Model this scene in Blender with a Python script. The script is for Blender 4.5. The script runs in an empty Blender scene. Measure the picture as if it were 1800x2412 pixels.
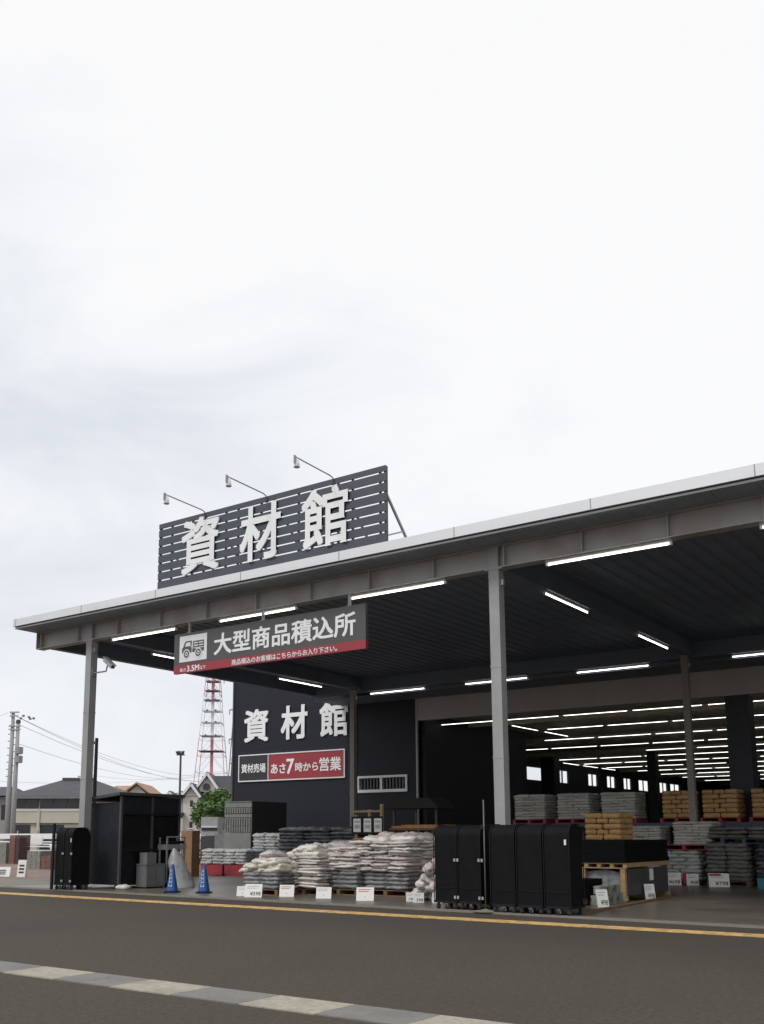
import bpy, bmesh, math, random
from mathutils import Vector, Matrix, Euler, noise
random.seed(7)
rnd = random.Random(11)
S = bpy.context.scene
COL = S.collection
R = math.radians

# ------------------------------------------------------------------ camera
YAW, PITCH, ROLL = -0.635076, 0.166845, -0.000708
FPX, CX, CY, EYE = 2328.288, 807.69, 1574.29, 1.5
cyw, syw, cp, sp = math.cos(YAW), math.sin(YAW), math.cos(PITCH), math.sin(PITCH)
fw = Vector((syw*cp, cyw*cp, sp)); rt = Vector((cyw, -syw, 0)); up = rt.cross(fw)
cr, sr = math.cos(ROLL), math.sin(ROLL)
RT, UP = rt*cr + up*sr, up*cr - rt*sr
cam = bpy.data.cameras.new('camera'); camo = bpy.data.objects.new('camera', cam); COL.objects.link(camo)
cam.sensor_fit = 'VERTICAL'; cam.sensor_height = 24; cam.sensor_width = 18
cam.lens = FPX/2412*24
cam.shift_x = (900-CX)/2412; cam.shift_y = (CY-1206)/2412
cam.clip_start = 0.1; cam.clip_end = 3000
mw = Matrix((RT, UP, -fw)).transposed().to_4x4(); mw.translation = (0, 0, EYE)
camo.matrix_world = mw
S.camera = camo

# ------------------------------------------------------------------ world, sun, exposure
SUN_EL, SUN_AZ = R(47), R(195)          # azimuth clockwise from +Y
w = bpy.data.worlds.new('World'); S.world = w; w.use_nodes = True
nt = w.node_tree; N = nt.nodes; Lk = nt.links
for n in list(N): N.remove(n)
out = N.new('ShaderNodeOutputWorld')
sky = N.new('ShaderNodeTexSky'); sky.sky_type = 'NISHITA'; sky.sun_disc = False
sky.sun_elevation = SUN_EL; sky.sun_rotation = SUN_AZ
bg1 = N.new('ShaderNodeBackground'); bg1.inputs['Strength'].default_value = 0.1
Lk.new(sky.outputs[0], bg1.inputs[0])
tc = N.new('ShaderNodeTexCoord')
mp = N.new('ShaderNodeMapping'); mp.inputs['Scale'].default_value = (2.0, 2.0, 4.2); mp.inputs['Location'].default_value = (.35, .2, .0)
Lk.new(tc.outputs['Generated'], mp.inputs[0])
nz = N.new('ShaderNodeTexNoise'); nz.inputs['Scale'].default_value = 1.45; nz.inputs['Detail'].default_value = 7; nz.inputs['Roughness'].default_value = .55; nz.inputs['Distortion'].default_value = .5
Lk.new(mp.outputs[0], nz.inputs['Vector'])
# cloud thins towards the left of the view (direction -X)
dt = N.new('ShaderNodeVectorMath'); dt.operation = 'DOT_PRODUCT'; dt.inputs[1].default_value = (-.95, .15, -.35)
Lk.new(tc.outputs['Generated'], dt.inputs[0])
mr = N.new('ShaderNodeMapRange'); mr.inputs['From Min'].default_value = .18; mr.inputs['From Max'].default_value = .74; mr.inputs['To Min'].default_value = -.12; mr.inputs['To Max'].default_value = .25
Lk.new(dt.outputs['Value'], mr.inputs['Value'])
ad = N.new('ShaderNodeMath'); ad.operation = 'ADD'
Lk.new(nz.outputs['Fac'], ad.inputs[0]); Lk.new(mr.outputs[0], ad.inputs[1])
rp = N.new('ShaderNodeValToRGB'); e = rp.color_ramp.elements
e[0].position = .50; e[0].color = (1.0, 1.0, 1.005, 1)
e[1].position = .90; e[1].color = (.74, .78, .85, 1)
q = e.new(.66); q.color = (.905, .925, .96, 1)
q = e.new(.585); q.color = (.955, .968, .995, 1)
Lk.new(ad.outputs[0], rp.inputs[0])
bg2 = N.new('ShaderNodeBackground'); bg2.inputs['Strength'].default_value = 1.0
Lk.new(rp.outputs[0], bg2.inputs[0])
mx = N.new('ShaderNodeMixShader'); mx.inputs[0].default_value = .95
Lk.new(bg1.outputs[0], mx.inputs[1]); Lk.new(bg2.outputs[0], mx.inputs[2]); Lk.new(mx.outputs[0], out.inputs[0])

sl = bpy.data.lights.new('sun', 'SUN'); sl.energy = 1.3; sl.angle = R(14); sl.color = (1, .97, .93)
so = bpy.data.objects.new('sun', sl); COL.objects.link(so)
sd = Vector((math.sin(SUN_AZ)*math.cos(SUN_EL), math.cos(SUN_AZ)*math.cos(SUN_EL), math.sin(SUN_EL)))
so.rotation_euler = sd.to_track_quat('Z', 'Y').to_euler(); so.location = (0, 0, 60)
S.view_settings.view_transform = 'Standard'; S.view_settings.look = 'None'
S.view_settings.exposure = 0; S.view_settings.gamma = 1; S.view_settings.use_curve_mapping = False
S.cycles.use_denoising = True
S.cycles.max_bounces = 6; S.cycles.diffuse_bounces = 4

# ------------------------------------------------------------------ helpers
def ray(px, py): return RT*((px-CX)/FPX) - UP*((py-CY)/FPX) + fw
def at(px, py, X=None, Y=None, Z=None):
    d = ray(px, py)
    t = X/d.x if X is not None else Y/d.y if Y is not None else (Z-EYE)/d.z
    return Vector((0, 0, EYE)) + d*t
FH = Vector((syw, cyw, 0)).normalized(); RH = Vector((cyw, -syw, 0))
FROT = -YAW
def far(px, py, D):
    d = ray(px, py); t = D/d.dot(FH); p = d*t
    return p.dot(RH), p.z+EYE

def lin(c): return tuple((v/255/12.92 if v <= 10 else ((v/255+.055)/1.055)**2.4) for v in c)
MATS = {}
def mat(name, col, rough=.6, metal=0, var=.12, scale=6, bump=0, bscale=40, emit=None, per_obj=0, spec=.5, detail=3, tint=None, tscale=1.5, tamt=.5, alpha=None, stretch=None, rgh=.5):
    """procedural principled material: base colour broken up by noise, optional second tint in patches, optional bump"""
    if name in MATS: return MATS[name]
    m = bpy.data.materials.new(name); m.use_nodes = True; t = m.node_tree; n = t.nodes; l = t.links
    b = n['Principled BSDF']; b.inputs['Roughness'].default_value = rough; b.inputs['Metallic'].default_value = metal
    b.inputs['Specular IOR Level'].default_value = spec
    co = n.new('ShaderNodeTexCoord'); vec = co.outputs['Object']
    if per_obj:
        oi = n.new('ShaderNodeObjectInfo'); vm = n.new('ShaderNodeVectorMath'); vm.operation = 'ADD'
        sc = n.new('ShaderNodeMath'); sc.operation = 'MULTIPLY'; sc.inputs[1].default_value = 37
        l.new(oi.outputs['Random'], sc.inputs[0]); l.new(vec, vm.inputs[0]); l.new(sc.outputs[0], vm.inputs[1]); vec = vm.outputs[0]
    if stretch:
        mpp = n.new('ShaderNodeMapping'); mpp.inputs['Scale'].default_value = stretch; l.new(vec, mpp.inputs[0]); vec = mpp.outputs[0]
    nz = n.new('ShaderNodeTexNoise'); nz.inputs['Scale'].default_value = scale; nz.inputs['Detail'].default_value = detail; nz.inputs['Roughness'].default_value = rgh
    l.new(vec, nz.inputs['Vector'])
    r = n.new('ShaderNodeValToRGB'); lo, hi = 1-var, 1+var
    r.color_ramp.elements[0].position = .3; r.color_ramp.elements[1].position = .7
    r.color_ramp.elements[0].color = (col[0]*lo, col[1]*lo, col[2]*lo, 1); r.color_ramp.elements[1].color = (col[0]*hi, col[1]*hi, col[2]*hi, 1)
    l.new(nz.outputs['Fac'], r.inputs[0]); cs = r.outputs[0]
    if tint:
        n2 = n.new('ShaderNodeTexNoise'); n2.inputs['Scale'].default_value = tscale; n2.inputs['Detail'].default_value = 4; l.new(vec, n2.inputs['Vector'])
        r2 = n.new('ShaderNodeValToRGB'); r2.color_ramp.elements[0].position = .48; r2.color_ramp.elements[1].position = .62
        r2.color_ramp.elements[1].color = (tamt, tamt, tamt, 1)
        l.new(n2.outputs['Fac'], r2.inputs[0])
        mxx = n.new('ShaderNodeMixRGB'); mxx.inputs[2].default_value = (*tint, 1); l.new(r2.outputs[0], mxx.inputs[0]); l.new(cs, mxx.inputs[1]); cs = mxx.outputs[0]
    if per_obj:
        ms = n.new('ShaderNodeMapRange'); ms.inputs['To Min'].default_value = 1-per_obj; ms.inputs['To Max'].default_value = 1+per_obj
        l.new(oi.outputs['Random'], ms.inputs['Value'])
        hv = n.new('ShaderNodeHueSaturation'); l.new(ms.outputs[0], hv.inputs['Value']); l.new(cs, hv.inputs['Color']); cs = hv.outputs[0]
    l.new(cs, b.inputs['Base Color'])
    if bump:
        nb = n.new('ShaderNodeTexNoise'); nb.inputs['Scale'].default_value = bscale; nb.inputs['Detail'].default_value = 4; l.new(vec, nb.inputs['Vector'])
        bp = n.new('ShaderNodeBump'); bp.inputs['Strength'].default_value = bump; bp.inputs['Distance'].default_value = .02
        l.new(nb.outputs['Fac'], bp.inputs['Height']); l.new(bp.outputs[0], b.inputs['Normal'])
    if emit: b.inputs['Emission Color'].default_value = (*emit[0], 1); b.inputs['Emission Strength'].default_value = emit[1]
    if alpha is not None: b.inputs['Alpha'].default_value = alpha
    MATS[name] = m; return m

class MB:
    def __init__(s): s.v = []; s.f = []; s.mi = []; s.cur = 0
    def poly(s, pts):
        i = len(s.v); s.v += [Vector(p) for p in pts]; s.f.append(tuple(range(i, i+len(pts)))); s.mi.append(s.cur); return s
    def hexa(s, p):
        i = len(s.v); s.v += [Vector(q) for q in p]
        for a in ((0, 3, 2, 1), (4, 5, 6, 7), (0, 1, 5, 4), (1, 2, 6, 5), (2, 3, 7, 6), (3, 0, 4, 7)):
            s.f.append(tuple(i+k for k in a)); s.mi.append(s.cur)
        return s
    def box(s, x0, x1, y0, y1, z0, z1):
        return s.hexa([(x0, y0, z0), (x1, y0, z0), (x1, y1, z0), (x0, y1, z0), (x0, y0, z1), (x1, y0, z1), (x1, y1, z1), (x0, y1, z1)])
    def bar(s, a, b, wd, ht=None):
        a, b = Vector(a), Vector(b); d = (b-a).normalized(); ht = ht or wd
        x = d.cross(Vector((0, 0, 1)))
        if x.length < 1e-4: x = Vector((1, 0, 0))
        x.normalize(); y = x.cross(d)
        x *= wd/2; y *= ht/2
        return s.hexa([a-x-y, a+x-y, a+x+y, a-x+y, b-x-y, b+x-y, b+x+y, b-x+y])
    def tube(s, pts, r, n=8, r1=None, cap=True):
        pts = [Vector(p) for p in pts]; i0 = len(s.v); k = len(pts)
        for j, p in enumerate(pts):
            d = (pts[min(j+1, k-1)]-pts[max(j-1, 0)]).normalized()
            x = d.cross(Vector((0, 0, 1)))
            if x.length < 1e-3: x = Vector((1, 0, 0))
            x.normalize(); y = x.cross(d)
            rr = r if r1 is None else r+(r1-r)*j/(k-1)
            for q in range(n):
                t = 2*math.pi*q/n; s.v.append(p+x*(math.cos(t)*rr)+y*(math.sin(t)*rr))
        for j in range(k-1):
            for q in range(n):
                a = i0+j*n+q; b = i0+j*n+(q+1) % n; s.f.append((a, b, b+n, a+n)); s.mi.append(s.cur)
        if cap:
            s.f.append(tuple(i0+q for q in reversed(range(n)))); s.mi.append(s.cur)
            s.f.append(tuple(i0+(k-1)*n+q for q in range(n))); s.mi.append(s.cur)
        return s
    def lathe(s, prof, c=(0, 0, 0), n=20):
        i0 = len(s.v); c = Vector(c)
        for r, z in prof:
            for q in range(n):
                t = 2*math.pi*q/n; s.v.append(c+Vector((r*math.cos(t), r*math.sin(t), z)))
        for j in range(len(prof)-1):
            for q in range(n):
                a = i0+j*n+q; b = i0+j*n+(q+1) % n; s.f.append((a, b, b+n, a+n)); s.mi.append(s.cur)
        s.f.append(tuple(i0+q for q in reversed(range(n)))); s.mi.append(s.cur)
        s.f.append(tuple(i0+(len(prof)-1)*n+q for q in range(n))); s.mi.append(s.cur)
        return s
    def prism(s, prof, axis, a, b):
        """profile of 2-D points extruded along an axis ('x','y','z')"""
        def mk(p, t): return {'x': (t, p[0], p[1]), 'y': (p[0], t, p[1]), 'z': (p[0], p[1], t)}[axis]
        n = len(prof); i = len(s.v)
        s.v += [Vector(mk(p, a)) for p in prof]+[Vector(mk(p, b)) for p in prof]
        s.f += [tuple(range(i, i+n)), tuple(reversed(range(i+n, i+2*n)))]; s.mi += [s.cur]*2
        for k in range(n):
            s.f.append((i+k, i+n+k, i+n+(k+1) % n, i+(k+1) % n)); s.mi.append(s.cur)
        return s
    def add_mesh(s, me, M=None):
        i = len(s.v); s.v += [(M @ v.co) if M else v.co.copy() for v in me.vertices]
        for p in me.polygons: s.f.append(tuple(i+k for k in p.vertices)); s.mi.append(s.cur)
        return s
    def mesh(s, name, m, off=Vector((0, 0, 0)), smooth=False, fix=True):
        me = bpy.data.meshes.new(name); me.from_pydata([tuple(v-off) for v in s.v], [], s.f)
        for k in (m if isinstance(m, (list, tuple)) else [m]): me.materials.append(k)
        me.polygons.foreach_set('material_index', s.mi)
        if fix:
            bm = bmesh.new(); bm.from_mesh(me); bmesh.ops.recalc_face_normals(bm, faces=bm.faces); bm.to_mesh(me); bm.free()
        if smooth: me.polygons.foreach_set('use_smooth', [True]*len(me.polygons))
        me.update(); return me
    def build(s, name, m, parent=None, label=None, cat=None, group=None, kind=None, smooth=False, local=False, fix=True):
        """one mesh object. Parts of a one-off thing are given in world coordinates unless local"""
        if parent is not None:
            off = Vector((0, 0, 0)) if local else root_loc(parent)
        else:
            xs = [v.x for v in s.v]; ys = [v.y for v in s.v]; zs = [v.z for v in s.v]
            off = Vector(((min(xs)+max(xs))/2, (min(ys)+max(ys))/2, min(zs)))
        o = bpy.data.objects.new(name, s.mesh(name, m, off, smooth, fix)); COL.objects.link(o)
        if parent is not None: o.parent = parent
        else: o.location = off
        return tag(o, label, cat, group, kind)
def root_loc(o):
    v = Vector(o.location)
    while o.parent: o = o.parent; v += o.location
    return v
def tag(o, label=None, cat=None, group=None, kind=None):
    if label: o['label'] = label
    if cat: o['category'] = cat
    if group: o['group'] = group
    if kind: o['kind'] = kind
    return o
def thing(name, label, cat, loc=(0, 0, 0), rz=0, group=None):
    o = bpy.data.objects.new(name, None); COL.objects.link(o); o.location = loc; o.rotation_euler = (0, 0, rz); o.empty_display_size = .3
    return tag(o, label, cat, group)
def copy_tree(o, parent=None):
    c = o.copy(); COL.objects.link(c)
    if parent: c.parent = parent
    for ch in list(o.children): copy_tree(ch, c)
    return c

def text_mesh(s, wx, wz, depth, bold=.02, tight=True):
    """heavy lettering as solid geometry in the XZ plane facing -Y, fitted in a box wx by wz centred on the origin, front at y=-depth"""
    cu = bpy.data.curves.new('t', 'FONT'); cu.body = s; cu.extrude = .05; cu.resolution_u = 3
    ob = bpy.data.objects.new('t', cu); COL.objects.link(ob)
    dg = bpy.context.evaluated_depsgraph_get(); me = bpy.data.meshes.new_from_object(ob.evaluated_get(dg))
    bpy.data.objects.remove(ob); bpy.data.curves.remove(cu)
    x0 = min(v.co.x for v in me.vertices)-bold; x1 = max(v.co.x for v in me.vertices)+bold
    y0 = min(v.co.y for v in me.vertices)-bold; y1 = max(v.co.y for v in me.vertices)+bold
    fx = wx/(x1-x0); fz = wz/(y1-y0)
    m = MB(); k = 0
    offs = [(0, 0)]
    if bold: offs = [(-bold, -bold), (bold, -bold), (-bold, bold), (bold, bold), (0, bold), (0, -bold), (bold, 0), (-bold, 0), (0, 0)]
    for dx, dy in offs:
        i = len(m.v)
        for v in me.vertices:
            t = (v.co.z+.05)/.1
            m.v.append(Vector(((v.co.x+dx-(x0+x1)/2)*fx, -t*(depth-.0012*k), (v.co.y+dy-(y0+y1)/2)*fz)))
        for p in me.polygons: m.f.append(tuple(i+q for q in p.vertices)); m.mi.append(0)
        k += 1
    bpy.data.meshes.remove(me)
    return m
def letters(s, x0, x1, z0, z1, y, depth, name, m, parent, bold=.02):
    t = text_mesh(s, x1-x0, z1-z0, depth, bold); c = Vector(((x0+x1)/2, y, (z0+z1)/2))
    t.v = [v+c for v in t.v]
    return t.build(name, m, parent, fix=False)

# ------------------------------------------------------------------ materials
ASPH = mat('asphalt', (.080, .069, .056), .92, var=.42, scale=16, detail=9, rgh=.78, bump=.9, bscale=60, tint=(.062, .054, .046), tscale=.18, tamt=.5, spec=.25)
CONC = mat('slab_concrete', (.145, .130, .108), .36, var=.12, scale=1.2, tint=(.085, .078, .070), tscale=.5, tamt=.75, detail=6, bump=.08, bscale=60)
KERBC = mat('kerb_concrete', (.21, .195, .17), .85, var=.1, scale=8, bump=.2)
BEIGE = mat('beige_paver', (.37, .34, .275), .85, var=.14, scale=14, bump=.4, bscale=60, tint=(.26, .24, .20), tscale=3, tamt=.6)
GREYP = mat('grey_paver', (.20, .195, .18), .85, var=.1, scale=20, bump=.3, bscale=90, tint=(.15, .14, .13), tscale=2, tamt=.5)
YELL = mat('yellow_paint', (.70, .44, .16), .7, var=.2, scale=7, tint=(.30, .21, .11), tscale=5, tamt=.8, detail=6, bump=.2)
REDPAVE = mat('red_pavement', (.20, .135, .11), .9, var=.15, scale=4, tint=(.26, .23, .2), tscale=1.2, tamt=.7)
FASC = mat('silver_fascia', (.74, .76, .79), .45, metal=.15, var=.04, scale=1.5, stretch=(.3, 1, 1), tint=(.62, .63, .65), tscale=1, tamt=.5)
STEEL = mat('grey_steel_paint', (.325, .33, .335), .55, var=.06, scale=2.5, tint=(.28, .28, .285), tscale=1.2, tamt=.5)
BEAM = mat('beam_paint', (.40, .385, .385), .6, var=.08, scale=2, tint=(.28, .215, .18), tscale=1.1, tamt=.45)
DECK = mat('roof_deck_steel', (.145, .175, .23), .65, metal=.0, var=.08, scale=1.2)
WALL = mat('dark_cladding', (.022, .024, .034), .6, spec=.22, var=.08, scale=.6, tint=(.022, .023, .029), tscale=1.4, tamt=.5)
LINTEL = mat('lintel_panel', (.42, .385, .375), .7, var=.08, scale=.8)
INWALL = mat('inner_wall', (.034, .037, .045), .7, var=.1)
INCEIL = mat('store_ceiling', (.62, .58, .46), .8, var=.1)
TRIMP = mat('pale_trim', (.40, .40, .41), .5, var=.05)
WHITE = mat('white_paint', (.78, .79, .81), .5, var=.04, scale=3)
LETW = mat('white_lettering', (.87, .875, .89), .45, var=.03, scale=3)
SLAT = mat('sign_slat', (.060, .070, .088), .5, var=.08, scale=2)
BOARD = mat('sign_board_dark', (.085, .082, .085), .5, var=.06, scale=2)
BOARDK = mat('sign_board_black', (.026, .027, .031), .5, var=.06, scale=2)
HOUS = mat('light_housing', (.42, .42, .40), .6)
REDS = mat('sign_red', (.33, .036, .050), .5, var=.06, scale=2)
BLACKP = mat('black_plastic', (.006, .0065, .008), .7, spec=.15, var=.3, scale=4, bump=.25, bscale=150)
BLACKM = mat('black_metal', (.009, .010, .012), .6, spec=.25, var=.1)
RUBBER = mat('rubber', (.02, .02, .022), .8)
GALV = mat('galvanised_steel', (.42, .43, .44), .4, metal=.5, var=.12, scale=9)
DARKG = mat('dark_grey_metal', (.06, .062, .066), .55, var=.1)
TUBE = mat('lit_tube', (.9, .9, .88), .5, emit=((1, .985, .93), 4.2))
WOOD = mat('pallet_wood', (.36, .25, .13), .8, var=.25, scale=5, stretch=(1, 1, 6), bump=.2)
WOODD = mat('old_wood', (.16, .095, .05), .8, var=.25, scale=5, bump=.2)
REDPL = mat('red_pallet_plastic', (.30, .028, .040), .5, var=.12)
BLUEPL = mat('dark_blue_plastic', (.045, .06, .12), .5, var=.12)
GLASS = mat('dark_glass', (.02, .023, .027), .12, var=.1, spec=.6)

# ------------------------------------------------------------------ ground
MB().poly([(-900, -300, 0), (500, -300, 0), (500, 1100, 0), (-900, 1100, 0)]).build('ground', ASPH, kind='structure', label='brown grey asphalt forecourt in front of the store', cat='asphalt')
m = MB(); x = -60
while x < 12:
    m.box(x, x+.59, 15.80, 16.22, .0, .010); x += .60
m.build('yellow_line', YELL, kind='structure', label='yellow painted line along the edge of the forecourt', cat='line')
m = MB(); x = -40.35+.0; k = 0
while x < 12:
    m.cur = k % 2; m.box(x, x+.868, 6.87, 7.45, 0, .012); x += .875; k += 1
m.build('kerb_strip', [GREYP, BEIGE], kind='structure', label='strip of alternating beige and grey pavers across the asphalt', cat='pavers')
SLAB = [(-25.3, 17.95), (13, 17.05), (13, 115), (-25.3, 115)]
m = MB(); m.prism(SLAB, 'z', -.05, .03); m.build('pavement', CONC, kind='structure', label='smooth grey concrete floor under the canopy', cat='floor')
m = MB(); m.prism([(-25.3, 17.75), (13, 16.85), (13, 17.046), (-25.3, 17.946)], 'z', -.05, .034); m.build('kerb', KERBC, kind='structure', label='flush pale concrete kerb along the canopy floor', cat='kerb')
MB().poly([(-70, 18.0, .004), (-25.35, 17.78, .004), (-25.35, 21.2, .004), (-70, 21.2, .004)]).build('path', KERBC, kind='structure', label='pale concrete strip left of the canopy', cat='path')
MB().poly([(-70, 21.2, .006), (-25.35, 21.2, .006), (-25.35, 50, .006), (-70, 50, .006)]).build('yard', REDPAVE, kind='structure', label='reddish brown sales yard left of the canopy', cat='yard')

# ------------------------------------------------------------------ canopy
XL, XR = -25.1, 9.0
COLX = (-22.46, -9.52, 3.44)
can = thing('canopy', 'long flat canopy with silver fascia on grey steel columns', 'canopy', (-9.5, 25, 0))
# folded deck, ridges running front to back
prof = []; x = XL+.1; pts = []
while x < XR-.1:
    pts += [(x, 7.60), (x+.26, 7.60), (x+.29, 7.63), (x+.36, 7.63)]; x += .39
m = MB()
for a, b in zip(pts, pts[1:]):
    m.poly([(a[0], 17.62, a[1]), (b[0], 17.62, b[1]), (b[0], 33.98, b[1]), (a[0], 33.98, a[1])])
m.build('roof_deck', DECK, can, fix=False)
MB().box(XL, XR, 17.56, 33.99, 7.755, 7.86).build('roof_slab', STEEL, can)
m = MB(); m.box(XL-.06, XR, 17.48, 17.555, 7.655, 7.875); m.box(XL-.06, XL-.002, 17.556, 33.9, 7.655, 7.875)
x = XL+3.02
m.build('fascia', FASC, can)
x = -25.03
while x < XR:
    MB().box(x-.008, x+.008, 17.474, 17.4795, 7.655, 7.877).build('fascia_joint', STEEL, can); x += 3.01
m = MB(); m.box(XL-.02, XR, 17.53, 17.60, 7.585, 7.63); m.box(XL-.02, XL+.05, 17.605, 33.9, 7.585, 7.63); m.build('drip_edge', STEEL, can)
m = MB(); x = XL+.06
while x < XR-.2:
    m.box(x, x+.382, 17.605, 18.42, 7.585, 7.5985); x += .39
m.build('overhang_soffit', mat('soffit_paint', (.26, .30, .36), .55, var=.06, scale=1.5, tint=(.21, .24, .29), tscale=.8, tamt=.6), can)
m = MB()
m.box(XL, XR, 18.30, 18.58, 7.085, 7.105); m.box(XL, XR, 18.30, 18.58, 7.56, 7.583); m.box(XL, XR, 18.425, 18.445, 7.106, 7.559)
x = -26.0+1.07
while x < XR:
    m.box(x-.012, x+.012, 18.31, 18.424, 7.107, 7.558); x += 1.74
m.box(XL-.004, XL+.02, 18.29, 18.6, 7.08, 7.584)
m.build('front_beam', BEAM, can)
m = MB(); m.box(XL+.02, XL+.26, 18.601, 31.75, 7.15, 7.596); m.build('edge_beam', DECK, can)
for cx_ in COLX:
    MB().box(cx_-.12, cx_+.12, 18.601, 31.6, 7.12, 7.595).build('cross_beam', DECK, can)
MB().box(XL, XR, 31.76, 32.1, 7.1, 7.597).build('rear_beam', DECK, can)
MB().box(XL+.02, XR, 32.101, 33.95, 6.97, 7.0).build('rear_soffit', DECK, can)
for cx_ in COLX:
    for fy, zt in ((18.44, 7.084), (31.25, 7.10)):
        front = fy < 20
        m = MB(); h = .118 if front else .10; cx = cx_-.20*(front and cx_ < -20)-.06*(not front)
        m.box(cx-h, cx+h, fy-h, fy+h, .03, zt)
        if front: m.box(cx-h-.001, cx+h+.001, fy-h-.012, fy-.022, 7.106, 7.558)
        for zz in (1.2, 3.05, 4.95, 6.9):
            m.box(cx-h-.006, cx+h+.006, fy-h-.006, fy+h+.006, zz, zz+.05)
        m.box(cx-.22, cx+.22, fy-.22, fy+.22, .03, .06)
        cl = m.build('column', STEEL if front else mat('rear_column_shaded', (.25, .228, .21), .6, var=.08), can)  # rear columns: dimmer light under the canopy worked into a darker, browner colour
        MB().box(cx+h+.0065, cx+h+.07, fy-.05, fy+.03, 6.72, 6.84).build('junction_box', GALV, cl)
        if front:
            MB().box(cx-.2, cx+.2, fy-.13, fy+.13, 7.06, 7.0835).build('cap_plate', BEAM, cl)
            for sx in (-1, 1):
                for sy in (-1, 1): MB().lathe([(.016, 0), (.016, .02)], (cx+sx*.17, fy+sy*.17, .0605), 6).build('bolt', GALV, cl)

# ------------------------------------------------------------------ store building
YB = 34.0
st = thing('store_building', 'dark clad store building behind the canopy with a wide open front', 'building', (-20, YB, 0))
W0, W1, Z0, Z1 = -24.22, -21.82, 3.28, 3.90
m = MB()
m.box(-31.35, W0, YB, YB+.2, 0, 9); m.box(W0, W1, YB, YB+.2, 0, Z0); m.box(W0, W1, YB, YB+.2, Z1, 9); m.box(W1, -21.3, YB, YB+.2, 0, 9)
z = .3
while z < 8.9:                                             # thin shadow joints of the horizontal cladding, raised laps
    m.box(-31.36, -24.35, YB-.004, YB-.001, z, z+.412); z += .42
m.box(-31.35, -31.15, YB+.2, 43.5, 0, 9)
m.box(-31.35, -21.3, 43.3, 43.5, 0, 9)
m.build('front_wall', WALL, st)
MB().box(-31.43, -31.352, YB-.05, YB+.04, 0, 9.0).build('corner_trim', DARKG, st)
m = MB(); m.box(-21.36, -21.29, YB-.03, YB+.05, 0, 6.97); m.box(-24.42, -24.38, YB-.06, YB-.02, 0, 6.97); m.box(-24.34, -24.31, YB-.05, YB-.01, 0, 6.97)
m.build('wall_trim', TRIMP, st)
m = MB(); m.box(-21.285, 14, YB, YB+.3, 6.08, 9.0); m.build('lintel', LINTEL, st)
m = MB(); m.box(-21.3, -21.1, YB+.302, 43.5, 0, 6.34); m.build('side_wall', INWALL, st)
for px in (-8.81, 3.7):
    MB().box(px-.37, px+.37, YB+.02, YB+.7, .03, 6.075).build('pillar', INWALL, st)
for xx, yy, h in ((-25.6, 56, .42), (-19.3, 56, .25), (-12.4, 56, .3), (-19.2, 78, .3), (-12.4, 78, .3), (-5.5, 56, .3)):
    MB().box(xx-h, xx+h, yy-h, yy+h, .03, 6.34).build('pillar', INWALL, st)
MB().box(-27.7, 30, 34.31, 114.5, 6.35, 6.5).build('ceiling', INCEIL, st)
m = MB(); y = 38.0
while y < 112: m.box(-27.5, 30, y-.12, y+.12, 6.12, 6.349); y += 8.6
m.build('ceiling_beam', INCEIL, st)
m = MB(); m.box(-27.7, 30, 114.5, 114.7, 0, 6.6); m.box(30, 30.2, 34.3, 114.5, 0, 6.6); m.box(14, 30.2, 34.0, 34.29, 0, 9); m.build('back_wall', INWALL, st)
MB().box(-31.35, 30.2, 34.2, 114.7, 9.0, 9.3).build('roof', STEEL, st)
# window strip high in the left wall of the sales hall
zw0, zw1 = 4.86, 5.78
spans = []
for a, b in ((1234, 1281), (1313, 1342), (1386, 1410), (1430, 1452), (1469, 1489), (1504, 1530), (1553, 1573), (1578, 1602)):
    spans.append((at(a, 1830, X=-27.5).y, at(b, 1830, X=-27.5).y))
m = MB(); m.box(-27.7, -27.5, 43.5, 114.5, 0, zw0); m.box(-27.7, -27.5, 43.5, 114.5, zw1, 6.349)
yy = 43.5
for a, b in spans: m.box(-27.7, -27.5, yy, a, zw0, zw1); yy = b
m.box(-27.7, -27.5, yy, 114.5, zw0, zw1)
m.build('hall_wall', INWALL, st)
for i, (a, b) in enumerate(spans):
    m = MB(); t = .06
    m.box(-27.66, -27.56, a, a+t, zw0, zw1); m.box(-27.66, -27.56, b-t, b, zw0, zw1); m.box(-27.66, -27.56, a+t, b-t, zw0, zw0+t); m.box(-27.66, -27.56, a+t, b-t, zw1-t, zw1)
    if i: m.box(-27.65, -27.57, (a+b)/2-.04, (a+b)/2+.04, zw0+t, zw1-t)
    m.build('window', DARKG, st)
# the small sliding window in the front wall
m = MB(); t = .07
m.box(W0-.03, W1+.03, YB-.06, YB+.1, Z0-.05, Z0+t); m.box(W0-.03, W1+.03, YB-.06, YB+.1, Z1-t, Z1+.02); m.box(W0-.03, W0+.03, YB-.06, YB+.1, Z0+t, Z1-t); m.box(W1-.06, W1+.03, YB-.06, YB+.1, Z0+t, Z1-t)
m.box(-23.13, -23.03, YB-.04, YB+.08, Z0+t, Z1-t)
wf = m.build('window', WHITE, st)
MB().box(W0+.03, W1-.06, YB+.085, YB+.095, Z0+t, Z1-t).build('pane', GLASS, wf)
m = MB(); x = W0+.1
while x < W1-.12: m.box(x, x+.05, YB+.02, YB+.06, Z0+t, Z1-t); x += .16
m.build('grille', DARKG, wf)

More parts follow.
